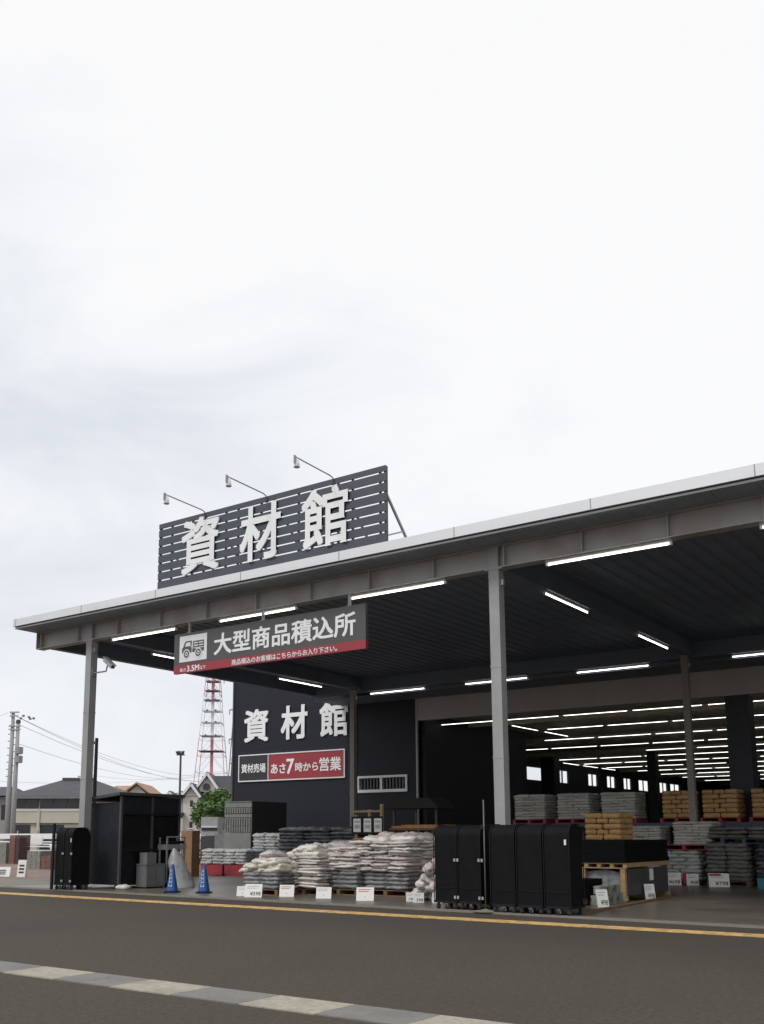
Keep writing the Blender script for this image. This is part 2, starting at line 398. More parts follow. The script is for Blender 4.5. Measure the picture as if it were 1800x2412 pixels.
# wall lettering, hours board
wl = thing('wall_lettering', 'three white Japanese letters standing on the dark front wall', 'lettering', (-27.7, YB-.02, 5.68))
for ch, a, b, z0, z1 in (('資', -30.68, -29.22, 5.69, 7.19), ('材', -28.47, -26.95, 5.69, 7.21), ('館', -26.28, -24.74, 5.69, 7.21)):
    letters(ch, a, b, z0, z1, YB-.015, .05, 'letter', LETW, wl, .023)
hs = thing('hours_sign', 'black and red opening hours board with white frame under the wall lettering', 'sign', (-27.9, YB-.02, 3.9))
m = MB(); m.box(-30.93, -29.2, YB-.06, YB-.013, 3.94, 5.07); m.build('black_panel', BOARDK, hs)
m = MB(); m.box(-29.16, -24.95, YB-.06, YB-.013, 3.94, 5.07); m.build('red_panel', REDS, hs)
m = MB(); y0, y1 = YB-.085, YB-.0131
m.box(-30.98, -24.9, y0, y1, 5.07, 5.12); m.box(-30.98, -24.9, y0, y1, 3.89, 3.94); m.box(-30.98, -30.93, y0, y1, 3.94, 5.07); m.box(-24.95, -24.9, y0, y1, 3.94, 5.07); m.box(-29.2, -29.16, y0, y1, 3.94, 5.07)
m.build('frame', WHITE, hs)
for s, a, b, z0, z1 in (('資材売場', -30.80, -29.34, 4.29, 4.70), ('あさ', -29.02, -28.17, 4.20, 4.64), ('7', -28.12, -27.68, 4.16, 4.83), ('時から', -27.62, -26.34, 4.24, 4.64), ('営業', -26.27, -25.10, 4.21, 4.80)):
    letters(s, a, b, z0, z1, YB-.06, .012, 'lettering', LETW, hs, .018)

# ------------------------------------------------------------------ rooftop sign
YS = 17.9
rs = thing('roof_sign', 'big dark slatted rooftop sign with three white Japanese letters', 'sign', (-15.7, YS, 7.87))
X0, X1, ZB, ZT = -19.40, -11.98, 8.03, 9.84
m = MB(); z = ZB; hs_ = [.205]+[.195]*6+[.18]
for i, h in enumerate(hs_):
    m.box(X0, X1, YS, YS+.03, z, min(z+h, ZT)); z += h+.043
    if i == 6: m.box(X0, X1, YS, YS+.03, z, ZT); break
m.build('slat_panel', SLAT, rs)
m = MB(); x = X0+.04; k = 0
while x < X1:
    m.box(x-.02, x+.02, YS+.032, YS+.09, ZB, ZT); x += (.42, .78)[k % 2]; k += 1
m.box(X1-.06, X1, YS+.032, YS+.1, ZB, ZT); m.box(X0, X0+.05, YS+.032, YS+.1, ZB, ZT)
m.build('frame', DARKG, rs)
for x in [X0+.35+i*1.005 for i in range(8)]:
    m = MB(); m.box(x-.025, x+.025, YS+.035, YS+.085, 7.862, ZB+.03)
    m.bar((x, YS+.09, ZB+1.15), (x, YS+1.35, 7.88), .05); m.bar((x, YS+.75, 8.45), (x, YS+.1, 8.2), .035)
    m.build('brace', STEEL, rs)
for ch, a, b, z0, z1 in (('資', -18.46, -17.11, 8.24, 9.73), ('材', -16.38, -15.04, 8.21, 9.66), ('館', -14.38, -13.0, 8.20, 9.66)):
    letters(ch, a, b, z0, z1, YS-.02, .04, 'letter', LETW, rs, .019)
lamp0 = None
for bx, lab in ((-17.69, 'arm lamp over the left letter of the rooftop sign'), (-15.57, 'arm lamp over the middle letter of the rooftop sign'), (-13.48, 'arm lamp over the right letter of the rooftop sign')):
    if lamp0 is None:
        lamp0 = thing('sign_lamp', lab, 'lamp', (0, 0, 0), group='arm lamps over the rooftop sign')
        m = MB(); m.tube([(0, .02, -.12), (0, 0, .02), (0, -.1, .05), (0, -1.38, .10)], .016, 6); m.build('arm', STEEL, lamp0, local=True, smooth=True)
        m = MB(); m.box(-.05, .05, -.02, .06, -.14, -.02); m.build('bracket', DARKG, lamp0, local=True)
        m = MB(); m.lathe([(.02, .08), (.04, .06), (.055, -.02), (.075, -.13), (.07, -.135), (.03, -.06)], (0, -1.36, .0), 14); m.build('lamp_head', WHITE, lamp0, local=True, smooth=True)
        m = MB(); m.box(-.015, .015, -1.46, -1.40, -.06, .13); m.build('lamp_bracket', STEEL, lamp0, local=True)
        o = lamp0
    else: o = copy_tree(lamp0)
    o.location = (bx, YS+.0, 9.84); o['label'] = lab

# ------------------------------------------------------------------ hanging loading-bay sign
YH = 18.3
hg = thing('hanging_sign', 'dark hanging sign with truck pictogram and red bottom band below the canopy beam', 'sign', (-16, YH, 5.72))
XA, XB = -19.10, -12.83
MB().box(XA, XB, YH, YH+.10, 5.945, 6.80).build('board', BOARD, hg)
MB().box(XA, XB, YH-.001, YH+.10, 5.73, 5.944).build('red_band', REDS, hg)
letters('大型商品積込所', -17.63, -13.11, 6.08, 6.65, YH, .012, 'lettering', LETW, hg, .02)
letters('商品積込のお客様はこちらからお入り下さい。', -17.0, -13.65, 5.755, 5.905, YH-.001, .008, 'lettering', LETW, hg, .012)
letters('高さ', -18.86, -18.64, 5.765, 5.86, YH-.001, .008, 'lettering', LETW, hg, .012)
letters('3.5M', -18.60, -18.15, 5.75, 5.91, YH-.001, .008, 'lettering', LETW, hg, .015)
letters('以下', -18.13, -17.92, 5.765, 5.86, YH-.001, .008, 'lettering', LETW, hg, .012)
pp = MB().box(-18.89, -17.89, YH-.008, YH-.0005, 6.02, 6.72).build('pictogram_panel', WHITE, hg)
m = MB(); yp0, yp1 = YH-.016, YH-.0085
def pg(pts): m.prism([(-18.89+p[0], 6.02+p[1]) for p in pts], 'y', yp1, yp0)
pg([(.10, .24), (.10, .36), (.14, .40), (.20, .52), (.235, .55), (.45, .55), (.45, .52), (.25, .52), (.19, .41), (.41, .41), (.41, .38), (.45, .38), (.45, .24)])
pg([(.41, .411), (.45, .411), (.45, .519), (.41, .519)])
pg([(.48, .24), (.90, .24), (.90, .33), (.48, .33)])
for zz in (.36, .43, .50): pg([(.50, zz), (.90, zz), (.90, zz+.03), (.50, zz+.03)])
for xx in (.50, .685, .87): pg([(xx, .331), (xx+.02, .331), (xx+.02, .359), (xx, .359)]); pg([(xx, .391), (xx+.02, .391), (xx+.02, .429), (xx, .429)]); pg([(xx, .461), (xx+.02, .461), (xx+.02, .499), (xx, .499)])
m.build('truck_pictogram', BOARD, pp)
for xc in (.27, .70):
    m = MB()
    for r0, yo, mi in ((.13, -.002, 1), (.10, -.004, 0), (.055, -.006, 1), (.028, -.008, 0)):
        m.cur = mi; m.prism([(-18.89+xc+r0*math.cos(2*math.pi*q/20), 6.02+.205+r0*math.sin(2*math.pi*q/20)) for q in range(20)], 'y', yp1+yo+.002, yp0+yo)
    m.build('wheel_pictogram', [BOARD, WHITE], pp)
for xx in (-18.59, -16.01, -13.33):
    m = MB(); m.box(xx-.03, xx+.03, YH+.03, YH+.09, 6.80, 7.084); m.box(xx-.07, xx+.07, YH+.01, YH+.11, 6.801, 6.815); m.build('hanger', STEEL, hg)

# ------------------------------------------------------------------ tube lights
def tube_light(L=2.6):
    t = thing('tube_light', '', 'light')
    m = MB(); m.prism([(-.05, 0), (-.035, -.05), (.035, -.05), (.05, 0)], 'x', -L/2, L/2); m.build('housing', HOUS, t, local=True)
    m = MB(); m.tube([(-L/2+.05, 0, -.085), (L/2-.05, 0, -.085)], .021, 8); m.build('tube', TUBE, t, local=True, smooth=True)
    for s_ in (-1, 1): MB().box(s_*(L/2-.025)-.025, s_*(L/2-.025)+.025, -.03, .03, -.115, -.056).build('tube_holder', WHITE, t, local=True)
    return t
TL = None
def place_light(x, y, z, rz, label, group):
    global TL
    if TL is None: TL = tube_light(); o = TL
    else: o = copy_tree(TL)
    o.location = (x, y, z); o.rotation_euler = (0, 0, rz); o['label'] = label; o['group'] = group
    if y > 35: o.scale = (1, .42, .42)
    elif y > 20: o.scale = (1, .8, .8)
    return o
where = ['nearest the left column', 'behind the left half of the hanging sign', 'right of the hanging sign', 'just right of the middle column', 'farther right past the middle column', 'at the far right of the picture']
for i, x in enumerate((-20.46, -16.27, -12.04, -7.05, -2.85, 1.3)):
    place_light(x, 18.42, 7.08, 0, 'tube light under the front canopy beam, '+where[i], 'tube lights under the front canopy beam')
for i, x in enumerate((-20.95, -16.65, -12.25, -7.05, -2.75, 1.5)):
    place_light(x, 32.0, 7.095, 0, 'tube light under the rear canopy beam, ' + ['first from the left', 'second from the left, crossed by the middle column', 'third, right of the middle column', 'at the right picture edge', 'past the right picture edge', 'far past the right picture edge'][i], 'tube lights under the rear canopy beam')
for x, nm in ((-22.72, 'above the left column line'), (-9.52, 'right of the middle column')):
    for y, n2 in ((22.1, 'nearer'), (28.2, 'farther')):
        place_light(x, y, 7.115, R(90), n2+' lengthwise tube light under the canopy, '+nm, 'lengthwise tube lights under the canopy')
rows = (35.47, 39.8, 44.45, 48.9, 52.9, 56.8, 61.1, 65.4, 70, 75, 80, 86)
xs0 = (-19.77, -17.0, -19.3, -23.7, -17.3, -24.2, -24.3, -24.5, -24, -24, -24, -24)
nm = ('nearest', 'second', 'third', 'fourth', 'fifth', 'sixth', 'seventh', 'eighth', 'ninth', 'tenth', 'eleventh', 'farthest')
for r, y in enumerate(rows):
    x = xs0[r]; n = 0
    while x < -3.5+r*.55 and n < 9:
        if not (r < 2 and x < -20.0):
            place_light(x, y, 6.05, 0, 'white tube light in the %s cross row under the store ceiling' % nm[r], 'tube lights in the %s cross row of the store' % nm[r])
        x += 2.72; n += 1
for x, ys, n2 in ((-18.8, (38.7, 41.9), 'near'), (-26.2, (60.5, 63.7, 66.9), 'far')):
    for y in ys: place_light(x, y, 6.05, R(90), 'white tube light in the %s lengthwise row under the store ceiling' % n2, 'tube lights in the %s lengthwise row of the store' % n2)

# ------------------------------------------------------------------ security camera on the left column
sc = thing('security_camera', 'white security camera on the left canopy column', 'camera', (-22.54, 18.44, 6.2))
m = MB(); m.tube([(-22.53, 18.44, 6.12), (-22.0, 18.44, 6.12), (-21.95, 18.44, 6.28)], .025, 6); m.box(-22.535, -22.51, 18.38, 18.5, 6.02, 6.22); m.build('bracket', GALV, sc)
a, b = Vector((-22.05, 18.44, 6.47)), Vector((-21.62, 18.36, 6.20))
m = MB(); m.bar(a, b, .13, .12); m.build('housing', mat('camera_grey', (.36, .36, .37), .5), sc)
m = MB(); m.bar(a+Vector((-.01, 0, .075)), b+Vector((.07, -.01, .02)), .16, .015); m.build('sunshield', GALV, sc)
m = MB(); m.tube([b, b+(b-a).normalized()*.012], .04, 10); m.build('lens', GLASS, sc)
# ------------------------------------------------------------------ bags, pallets, price signs
def bag_mesh(seed, lump=.10, name='bag', pw=4.5, wr=1.0):
    """a filled sack lying flat: bulging middle, thin sealed ends, creases along and across"""
    r = random.Random(seed); nu, nv = 22, 14; m = MB(); o = Vector((r.random()*50, r.random()*50, r.random()*50))
    idx = {}
    for side in (1, -1):
        for i in range(nu+1):
            for j in range(nv+1):
                u, v = math.sin((i/nu*2-1)*math.pi/2*.92)/math.sin(math.pi/2*.92), math.sin((j/nv*2-1)*math.pi/2*.92)/math.sin(math.pi/2*.92)
                edge = i in (0, nu) or j in (0, nv)
                if edge and side < 0: idx[(side, i, j)] = idx[(1, i, j)]; continue
                h = (max(0, 1-abs(u)**pw))**.5*(max(0, 1-abs(v)**pw))**.5
                pinch = 1-.08*(abs(v)**3)*(abs(u)**3)
                big = noise.noise(Vector((u*1.6, v*1.6, side*3))+o)*lump*1.3
                cre = (abs(noise.noise(Vector((u*3.2, v*3.2, side*5))+o))-.2)*lump*2.0*wr + (abs(noise.noise(Vector((u*8, v*7, side*2))+o))-.2)*lump*1.5*wr
                ww = noise.noise(Vector((u*2.0, v*3.5, 9))+o)*.06
                x = u*.5*pinch+ww*(1-abs(u)*.3); y = v*.5*pinch+noise.noise(Vector((u*3.5, v*2.0, 19))+o)*.06
                z = side*.5*h*(1+big*2+cre*2)+noise.noise(Vector((u*2.4, v*2.4, 31))+o)*lump*1.1
                idx[(side, i, j)] = len(m.v); m.v.append(Vector((x, y, z)))
    for side in (1, -1):
        for i in range(nu):
            for j in range(nv):
                q = (idx[(side, i, j)], idx[(side, i+1, j)], idx[(side, i+1, j+1)], idx[(side, i, j+1)])
                m.f.append(q if side > 0 else q[::-1]); m.mi.append(0)
    return m.mesh(name, [], smooth=True)
BAGS = [bag_mesh(s, .125, wr=1.4) for s in range(7)]
FLAT = [bag_mesh(20+s, .07, pw=7) for s in range(5)]
BOXY = [bag_mesh(40+s, .035, pw=12) for s in range(4)]
WB = mat('white_soil_bag', (.64, .625, .595), .4, var=.15, scale=3, tint=(.52, .35, .34), tscale=1.6, tamt=.45, per_obj=.16, bump=.7, bscale=9, detail=5)
PB = mat('pink_printed_bag', (.60, .56, .545), .4, var=.15, scale=3, tint=(.46, .29, .29), tscale=2.4, tamt=.6, per_obj=.16, bump=.5, bscale=9, detail=5)
YG = mat('cream_printed_bag', (.68, .65, .57), .4, var=.15, scale=3, tint=(.42, .40, .27), tscale=1.6, tamt=.5, per_obj=.14, bump=.5, bscale=9, detail=5)
GF = mat('grey_film_bag', (.17, .175, .18), .3, var=.3, scale=4, tint=(.27, .28, .29), tscale=2.5, tamt=.6, per_obj=.14, bump=.5, bscale=7)
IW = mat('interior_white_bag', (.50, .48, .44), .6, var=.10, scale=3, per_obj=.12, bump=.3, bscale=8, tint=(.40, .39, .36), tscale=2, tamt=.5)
PW = mat('pale_grey_bag', (.40, .41, .40), .5, var=.15, scale=3, per_obj=.15, bump=.4, bscale=8, tint=(.26, .29, .31), tscale=2, tamt=.6)
KB = mat('brown_paper_bag', (.50, .305, .125), .75, var=.12, scale=2, per_obj=.08, bump=.25, bscale=8)
BB = mat('black_soil_bag', (.055, .060, .070), .28, var=.3, scale=3, per_obj=.2, bump=.5, bscale=8, tint=(.30, .31, .33), tscale=1.8, tamt=.45)
DB = mat('dark_grey_bag', (.12, .115, .11), .45, var=.2, scale=3, per_obj=.2, bump=.4, bscale=8, tint=(.2, .19, .18), tscale=2, tamt=.5)
MC = {}
def meshes_with(lst, m):
    k = (id(lst), m.name)
    if k not in MC:
        MC[k] = []
        for me in lst:
            c = me.copy(); c.materials.clear(); c.materials.append(m); MC[k].append(c)
    return MC[k]
SPECS = []
def bag(x, y, z, lx, ly, lz, rz, me, label, group, name='soil_bag', tilt=(0, 0), vis=1.0):
    """bags are collected first: the 290 of a kind that show largest become objects, the rest one mass of bags"""
    d = math.hypot(x, y)
    SPECS.append((lx*lz*vis/d**2, (x, y, z), (tilt[0], tilt[1], rz), (lx, ly, lz), me, label, group, name))
def make_bags():
    for kind in sorted({q[7] for q in SPECS}):
        lst = sorted([q for q in SPECS if q[7] == kind], key=lambda q: -q[0])
        for _, loc, rot, scl, me, label, group, name in lst[:290]:
            o = bpy.data.objects.new(name, me); COL.objects.link(o)
            o.location = loc; o.rotation_euler = rot; o.scale = scl
            tag(o, label, 'bag', group)
        if lst[290:]:
            m = MB(); mats = []
            for _, loc, rot, scl, me, *_r in lst[290:]:
                mt = me.materials[0]
                if mt not in mats: mats.append(mt)
                m.cur = mats.index(mt)
                m.add_mesh(me, Matrix.LocRotScale(Vector(loc), Euler(rot), Vector(scl)))
            m.build(kind+'s', mats, label='remaining bags at the backs and insides of the stacks', cat='bags', kind='stuff', smooth=True, fix=False)
def wrapped(x0, x1, yf, depth, z0, n, h, nx, ny, m, label):
    """one film-wrapped pallet load: the bag layers inside are one mesh"""
    p = MB()
    for k in range(n):
        for i in range(nx):
            for j in range(ny):
                if not (j == 0 or i == nx-1 or k == n-1 or i == 0): continue
                wx, wy = (x1-x0)/nx, depth/ny
                p.add_mesh(rnd.choice(BAGS), Matrix.LocRotScale(Vector((x0+wx*(i+.5)+rnd.uniform(-.01, .01), yf+wy*(j+.5), z0+h*(k+.5))), Euler((rnd.uniform(-.02, .02), 0, rnd.uniform(-.02, .02))), Vector((wx*1.08, wy*1.06, h*1.25))))
    p.box(x0+.04, x1-.04, yf+.04, yf+depth-.04, z0+.01, z0+n*h-.03)
    return p.build('wrapped_bags', m, label=label, cat='bags', smooth=True, fix=False)
def stack(x0, x1, yf, depth, z0, n, h, nx, ny, m, label, group, name='soil_bag', jit=.02, lst=None, fat=1.35, left=False, shift=0, every=False, alt=False, over=1.06):
    lst = meshes_with(lst or BAGS, m)
    for k in range(n):
        ax, ay = (nx, ny) if not (alt and k % 2) else (ny, nx)
        wx = (x1-x0)/ax; wy = depth/ay; ox = rnd.uniform(-shift, shift); oy = rnd.uniform(-shift, shift)
        for i in range(ax):
            for j in range(ay):
                if not (every or j == 0 or i == ax-1 or k >= n-1 or (left and i == 0)): continue
                bag(x0+wx*(i+.5)+ox+rnd.uniform(-jit, jit), yf+wy*(j+.5)+oy+rnd.uniform(-jit, jit), z0+h*(k+.5)+rnd.uniform(-.006, .006),
                    wx*over, wy*over, h*fat, rnd.uniform(-1, 1)*jit*1.2+(math.pi if rnd.random() < .5 else 0), rnd.choice(lst), label, group, name, (rnd.uniform(-1, 1)*jit, rnd.uniform(-1, 1)*jit), 1 if (j == 0 or k >= n-1) else .5 if i == ax-1 else .2)
def pallet(x0, x1, y0, y1, z0, m, label, group=None, h=.145, name='pallet'):
    p = MB(); w_ = x1-x0; d = y1-y0; n = 7
    for i in range(n):
        a = y0+d*(i+.06)/n; p.box(x0, x1, a, a+d/n*.86, z0+h-.022, z0+h)
    for i in range(3):
        a = y0+(d-d/n*.86)*i/2; p.box(x0, x1, a, a+d/n*.86, z0, z0+.02)
    for i in range(3):
        a = x0+(w_-.1)*i/2; p.box(a, a+.1, y0+.004, y1-.004, z0+.0201, z0+h-.0221)
    return p.build(name, m, label=label, cat='pallet', group=group)
F = .03
# front row, left to right
pallet(-17.15, -15.95, 18.95, 20.0, F, WOODD, 'worn wooden pallet under the leftmost heap of bags', 'wooden pallets under the front bag heaps')
wrapped(-17.10, -15.98, 18.95, 1.0, F+.15, 4, .10, 2, 2, GF, 'grey film-wrapped load in the lower half of the leftmost front heap')
L1, G1 = 'cream soil bag loosely piled on top of the leftmost front heap', 'loose bags on the leftmost front heap'
for k, (a, b, n) in enumerate(((-17.2, -15.95, 3), (-17.0, -15.95, 3), (-16.75, -16.0, 2), (-16.55, -16.05, 1), (-16.5, -16.1, 1))):
    for i in range(n):
        for j in range(2 if k < 4 else 1):
            bag(a+(b-a)*(i+.5)/n, 19.2+j*.48+rnd.uniform(-.05, .05), F+.60+k*.095, (b-a)/n*1.15+.08, .55, .15, rnd.uniform(-.25, .25), rnd.choice(meshes_with(BAGS, (YG, YG, WB, YG, PB)[k])), L1, G1, tilt=(rnd.uniform(-.12, .12), rnd.uniform(-.2, .12)))
pallet(-16.3, -15.2, 19.7, 20.8, F, WOODD, 'wooden pallet under the second front heap of bags from the left', 'wooden pallets under the front bag heaps')
L2, G2 = 'white soil bag stacked in the second front heap from the left', 'bags of the second front heap'
stack(-16.58, -15.25, 19.62, 1.1, F+.16, 11, .0715, 2, 2, WB, L2, G2, jit=.05, shift=.03, fat=1.2, left=True)
for k, (a, b, n) in enumerate(((-16.3, -15.3, 2), (-16.1, -15.4, 2), (-15.95, -15.45, 1))):
    for i in range(n):
        for j in range(2): bag(a+(b-a)*(i+.5)/n, 19.9+j*.5, F+.16+.82+k*.09, (b-a)/n*1.2, .55, .15, rnd.uniform(-.3, .3), rnd.choice(meshes_with(BAGS, YG if k == 1 else WB)), L2, G2, tilt=(rnd.uniform(-.1, .1), rnd.uniform(-.15, .1)))
pallet(-15.6, -14.4, 20.15, 21.2, F, WOODD, 'wooden pallet under the third front heap of bags from the left', 'wooden pallets under the front bag heaps')
wrapped(-15.62, -14.42, 20.12, 1.1, F+.16, 4, .105, 2, 2, GF, 'grey film-wrapped load in the lower half of the third front heap')
L3, G3 = 'pink and cream soil bag in the upper half of the third front heap', 'loose bags of the third front heap'
stack(-15.70, -14.42, 20.10, 1.1, F+.58, 6, .067, 2, 2, WB, L3, G3, jit=.06, shift=.04, fat=1.2, left=True)
stack(-15.62, -14.5, 20.3, .9, F+.98, 3, .063, 2, 2, PB, L3, G3, jit=.09, shift=.05, fat=1.2, every=True)
L3b, G3b = 'pink printed soil bag in the low heap behind the third front heap', 'bags of the low heap behind the front row'
pallet(-17.0, -15.5, 21.7, 22.9, F, WOODD, 'wooden pallet under the low heap behind the front row')
stack(-17.0, -15.5, 21.6, 1.2, F+.16, 12, .079, 3, 2, PB, L3b, G3b, jit=.06, shift=.04, fat=1.2, left=True)
for i in range(4): bag(-16.75+i*.38, 22.0, F+1.14+.06*(i in (1, 2)), .5, .6, .17, rnd.uniform(-.4, .4), rnd.choice(meshes_with(BAGS, WB)), L3b, G3b, tilt=(.1, rnd.uniform(-.2, .2)))
pallet(-14.45, -13.1, 20.42, 21.5, F, WOODD, 'wooden pallet under the tallest front heap of bags', 'wooden pallets under the front bag heaps')
pallet(-14.45, -13.1, 21.55, 22.6, F, WOODD, 'wooden pallet at the back of the tallest front heap of bags')
wrapped(-14.45, -13.12, 20.4, 2.1, F+.16, 4, .102, 2, 3, GF, 'grey film-wrapped load in the lower half of the tallest front heap')
L4, G4 = 'white and pink soil bag stacked in the tallest front heap', 'bags of the tallest front heap'
stack(-14.58, -13.08, 20.32, 2.2, F+.57, 5, .076, 3, 3, PB, L4, G4, jit=.05, shift=.03, fat=1.2, left=True)
stack(-14.78, -13.05, 20.34, 2.2, F+.95, 5, .072, 3, 3, WB, L4, G4, jit=.06, shift=.04, fat=1.2, left=True)
stack(-14.45, -13.15, 20.5, 1.9, F+1.31, 1, .09, 2, 3, WB, L4, G4, jit=.1, fat=1.7, every=True)
stack(-14.15, -13.4, 20.7, 1.5, F+1.39, 1, .09, 2, 2, PB, L4, G4, jit=.1, fat=1.7, every=True)
L5, G5 = 'crumpled pink bag in the loose heap beside the black carts', 'loose bags beside the black carts'
for k in range(40):
    t = k/39; hh = (1-t)*1.0
    rx = -11.55-.95*rnd.random()*(1-hh*.8); ry = 19.35+rnd.random()*.6
    bag(rx, ry, F+.07+1.02*hh*max(.15, 1-(-11.5-rx)/1.1), rnd.uniform(.28, .4), rnd.uniform(.25, .36), rnd.uniform(.16, .22), rnd.uniform(0, 6), rnd.choice(meshes_with(BAGS, PB if k % 3 else WB)), L5, G5, tilt=(rnd.uniform(-.7, .7), rnd.uniform(-.7, .7)))
# black bags at the back
for i, (a, b) in enumerate(((-26.75, -25.65), (-25.55, -24.5))):
    p = MB(); p.box(a, b, 27.3, 28.4, F+.06, F+.38); p.box(a+.02, b-.02, 27.31, 28.39, F, F+.059); 
    p.build('plastic_crate', REDPL, label='red plastic crate base under grey bags, %s of two' % ('left' if i == 0 else 'right'), cat='crate')
stack(-26.75, -24.5, 27.3, 1.1, F+.39, 5, .105, 4, 2, PW, 'grey striped bag stacked on the red crates', 'grey bags on the red crates', jit=.04, fat=1.4, left=True)
pallet(-25.2, -22.9, 28.45, 29.6, F, WOODD, 'wooden pallet under the black soil bags at the back')
stack(-25.2, -22.9, 28.45, 1.15, F+.15, 12, .112, 4, 2, PW, 'grey striped bag in the tall stack right of the red crates', 'grey bags right of the red crates', jit=.03, fat=1.4, left=True)
pallet(-21.9, -18.6, 26, 27.2, F, WOODD, 'wide wooden pallet under the dark bags below the wall lettering')
stack(-21.9, -18.6, 26.0, 1.2, F+.15, 13, .118, 3, 2, BB, 'dark soil bag in the wide stack behind the front heaps', 'dark soil bags behind the front heaps', jit=.03, fat=1.4, left=True)

# price signs
PAPER = mat('price_card', (.78, .77, .75), .6, var=.03)
INK = mat('black_ink', (.02, .02, .02), .6)
REDI = mat('red_ink', (.45, .03, .04), .6)
INKG = mat('faint_ink', (.42, .42, .43), .6)
def price_sign(x, y, z, wd, ht, price, label, rz=.5, tilt=-.32, lines=2, head=None, group='price signs at the front of the bags', gray=False):
    t = thing('price_sign', label, 'price sign', (x, y, z), rz, group)
    M = Matrix.Rotation(tilt, 4, 'X')
    def put(m, nm, mt, par=t):
        m.v = [M @ v for v in m.v]; return m.build(nm, mt, par, local=True, fix=False)
    c = put(MB().box(-wd/2, wd/2, -.004, .008, 0, ht), 'card', PAPER)
    m = MB()
    for i in range(lines): m.box(-wd*.38, wd*(.30-.1*i), -.0055, -.0042, ht*(.80-.14*i), ht*(.80-.14*i)+ht*.05)
    if lines: put(m, 'printed_lines', REDI if head == 'red' else INKG)
    if head == 'band': put(MB().box(-wd*.46, wd*.1, -.0055, -.0042, ht*.80, ht*.97), 'red_band', REDI)
    if price:
        tm = text_mesh(price, wd*.62, ht*.30, .0015, .010); tm.v = [v+Vector((wd*.12, -.0045, ht*.27)) for v in tm.v]; put(tm, 'price_lettering', INK)
    m = MB(); m.bar((0, .01, .0), (0, ht*.34, 0.0), .03, .02); m.bar((0, .012, ht*.3*1), (0, ht*.34, .012), .012); m.build('stand', DARKG, t, local=True)
    return t
price_sign(-16.62, 18.42, F, .30, .24, None, 'blank white price sign half hidden at the leftmost front heap', lines=2)
price_sign(-16.10, 18.22, F, .42, .32, '¥398', 'white price sign reading 398 in front of the leftmost front heap')
price_sign(-15.56, 18.82, F, .36, .29, None, 'white price sign with red lines in front of the second front heap', head='red')
price_sign(-14.42, 18.80, F, .36, .27, None, 'white price sign with faint print in front of the third front heap')
price_sign(-13.18, 18.72, F, .40, .31, None, 'white price sign with red lines in front of the tallest front heap', head='red')
price_sign(-12.20, 19.1, F, .20, .20, '198', 'small white price sign, left of three by the loose pink heap', tilt=-.1, group='small price signs by the pink heap')
price_sign(-11.88, 18.92, F, .24, .21, '398', 'small white price sign, middle of three by the loose pink heap', tilt=-.1, group='small price signs by the pink heap')
price_sign(-11.45, 19.0, F, .22, .22, '298', 'small white price sign beside the black carts, right of three', tilt=-.1, group='small price signs by the pink heap')

# ------------------------------------------------------------------ black roll carts with arched covers
def roll_cart(w=.54, d=.62, h=1.66):
    t = thing('roll_cart', '', 'cart')
    prof = [(0, .17), (0, h-.22)]+[(.22-.22*math.cos(a), h-.22+.22*math.sin(a)) for a in [R(15*k) for k in range(1, 7)]]
    prof = prof+[(d-p[0], p[1]) for p in reversed(prof)]
    m = MB(); m.prism(prof, 'x', -w/2+.03, w/2-.03); m.build('cover', BLACKP, t, local=True)
    for s in (-1, 1):
        m = MB(); x = s*(w/2-.012); m.tube([(x, p[0], p[1]) for p in [(prof[0][0]-.008, .13)]+[(p[0]+(-.008 if p[0] < d/2 else .008), p[1]+(.008 if p[1] > h-.2 else 0)) for p in prof]+[(d+.008, .13)]], .010, 6)
        m.build('arch_frame', BLACKM, t, local=True, smooth=True)
    m = MB(); m.box(-w/2, w/2, 0, d, .12, .168); m.build('base', BLACKM, t, local=True)
    for z in (.42,):
        m = MB(); m.tube([(-w/2, -.004, z), (w/2, -.004, z)], .007, 6); m.build('rail', BLACKM, t, local=True, smooth=True)
    for (x, y) in ((-w/2+.07, .06), (0, .06), (w/2-.07, .06), (-w/2+.07, d-.06), (w/2-.07, d-.06)):
        m = MB(); m.box(x-.018, x+.018, y-.022, y+.022, .07, .119); m.box(x-.03, x-.022, y-.03, y+.03, .03, .1); m.box(x+.022, x+.03, y-.03, y+.03, .03, .1)
        ca = m.build('caster', GALV if x == 0 else DARKG, t, local=True)
        m = MB(); m.tube([(x-.02, y, .05), (x+.02, y, .05)], .05, 14); m.build('wheel', RUBBER, ca, local=True)
    return t
RC = None
def cart(x, y, label, group, plates=True, tagz=False, rz=0):
    global RC
    if RC is None: RC = roll_cart(); o = RC
    else:
        o = copy_tree(RC)
        for ch in list(o.children):
            if ch.name.split('.')[0] in ('plate', 'tag'): bpy.data.objects.remove(ch)
    o.location = (x, y, F); o['label'] = label; o['group'] = group; o.rotation_euler.z = rz
    if plates:
        for z in (.24, .97):
            for dx in (-.035, .035):
                m = MB(); m.box(.27+dx-.022, .27+dx+.022, -.036, -.028, z-.03, z+.03); m.build('plate', GALV, o, local=True)
    if tagz:
        m = MB(); m.box(.17, .21, -.016, -.004, 1.28, 1.38); m.build('tag', WHITE, o, local=True)
    return o
gR, gM, gL = 'black roll carts right of the thin pole', 'black roll carts left of the thin pole', 'black roll carts by the left column'
for i, x in enumerate((-10.42, -9.87)): cart(x, 17.62, ('left' if i == 0 else 'right')+' black arched roll cart of the pair left of the thin pole', gM)
for i, x in enumerate((-9.02, -8.46, -7.90)): cart(x, 17.40+.0, ('leftmost', 'middle', 'rightmost')[i]+' of the three black arched roll carts right of the thin pole', gR, plates=False, tagz=i == 2)
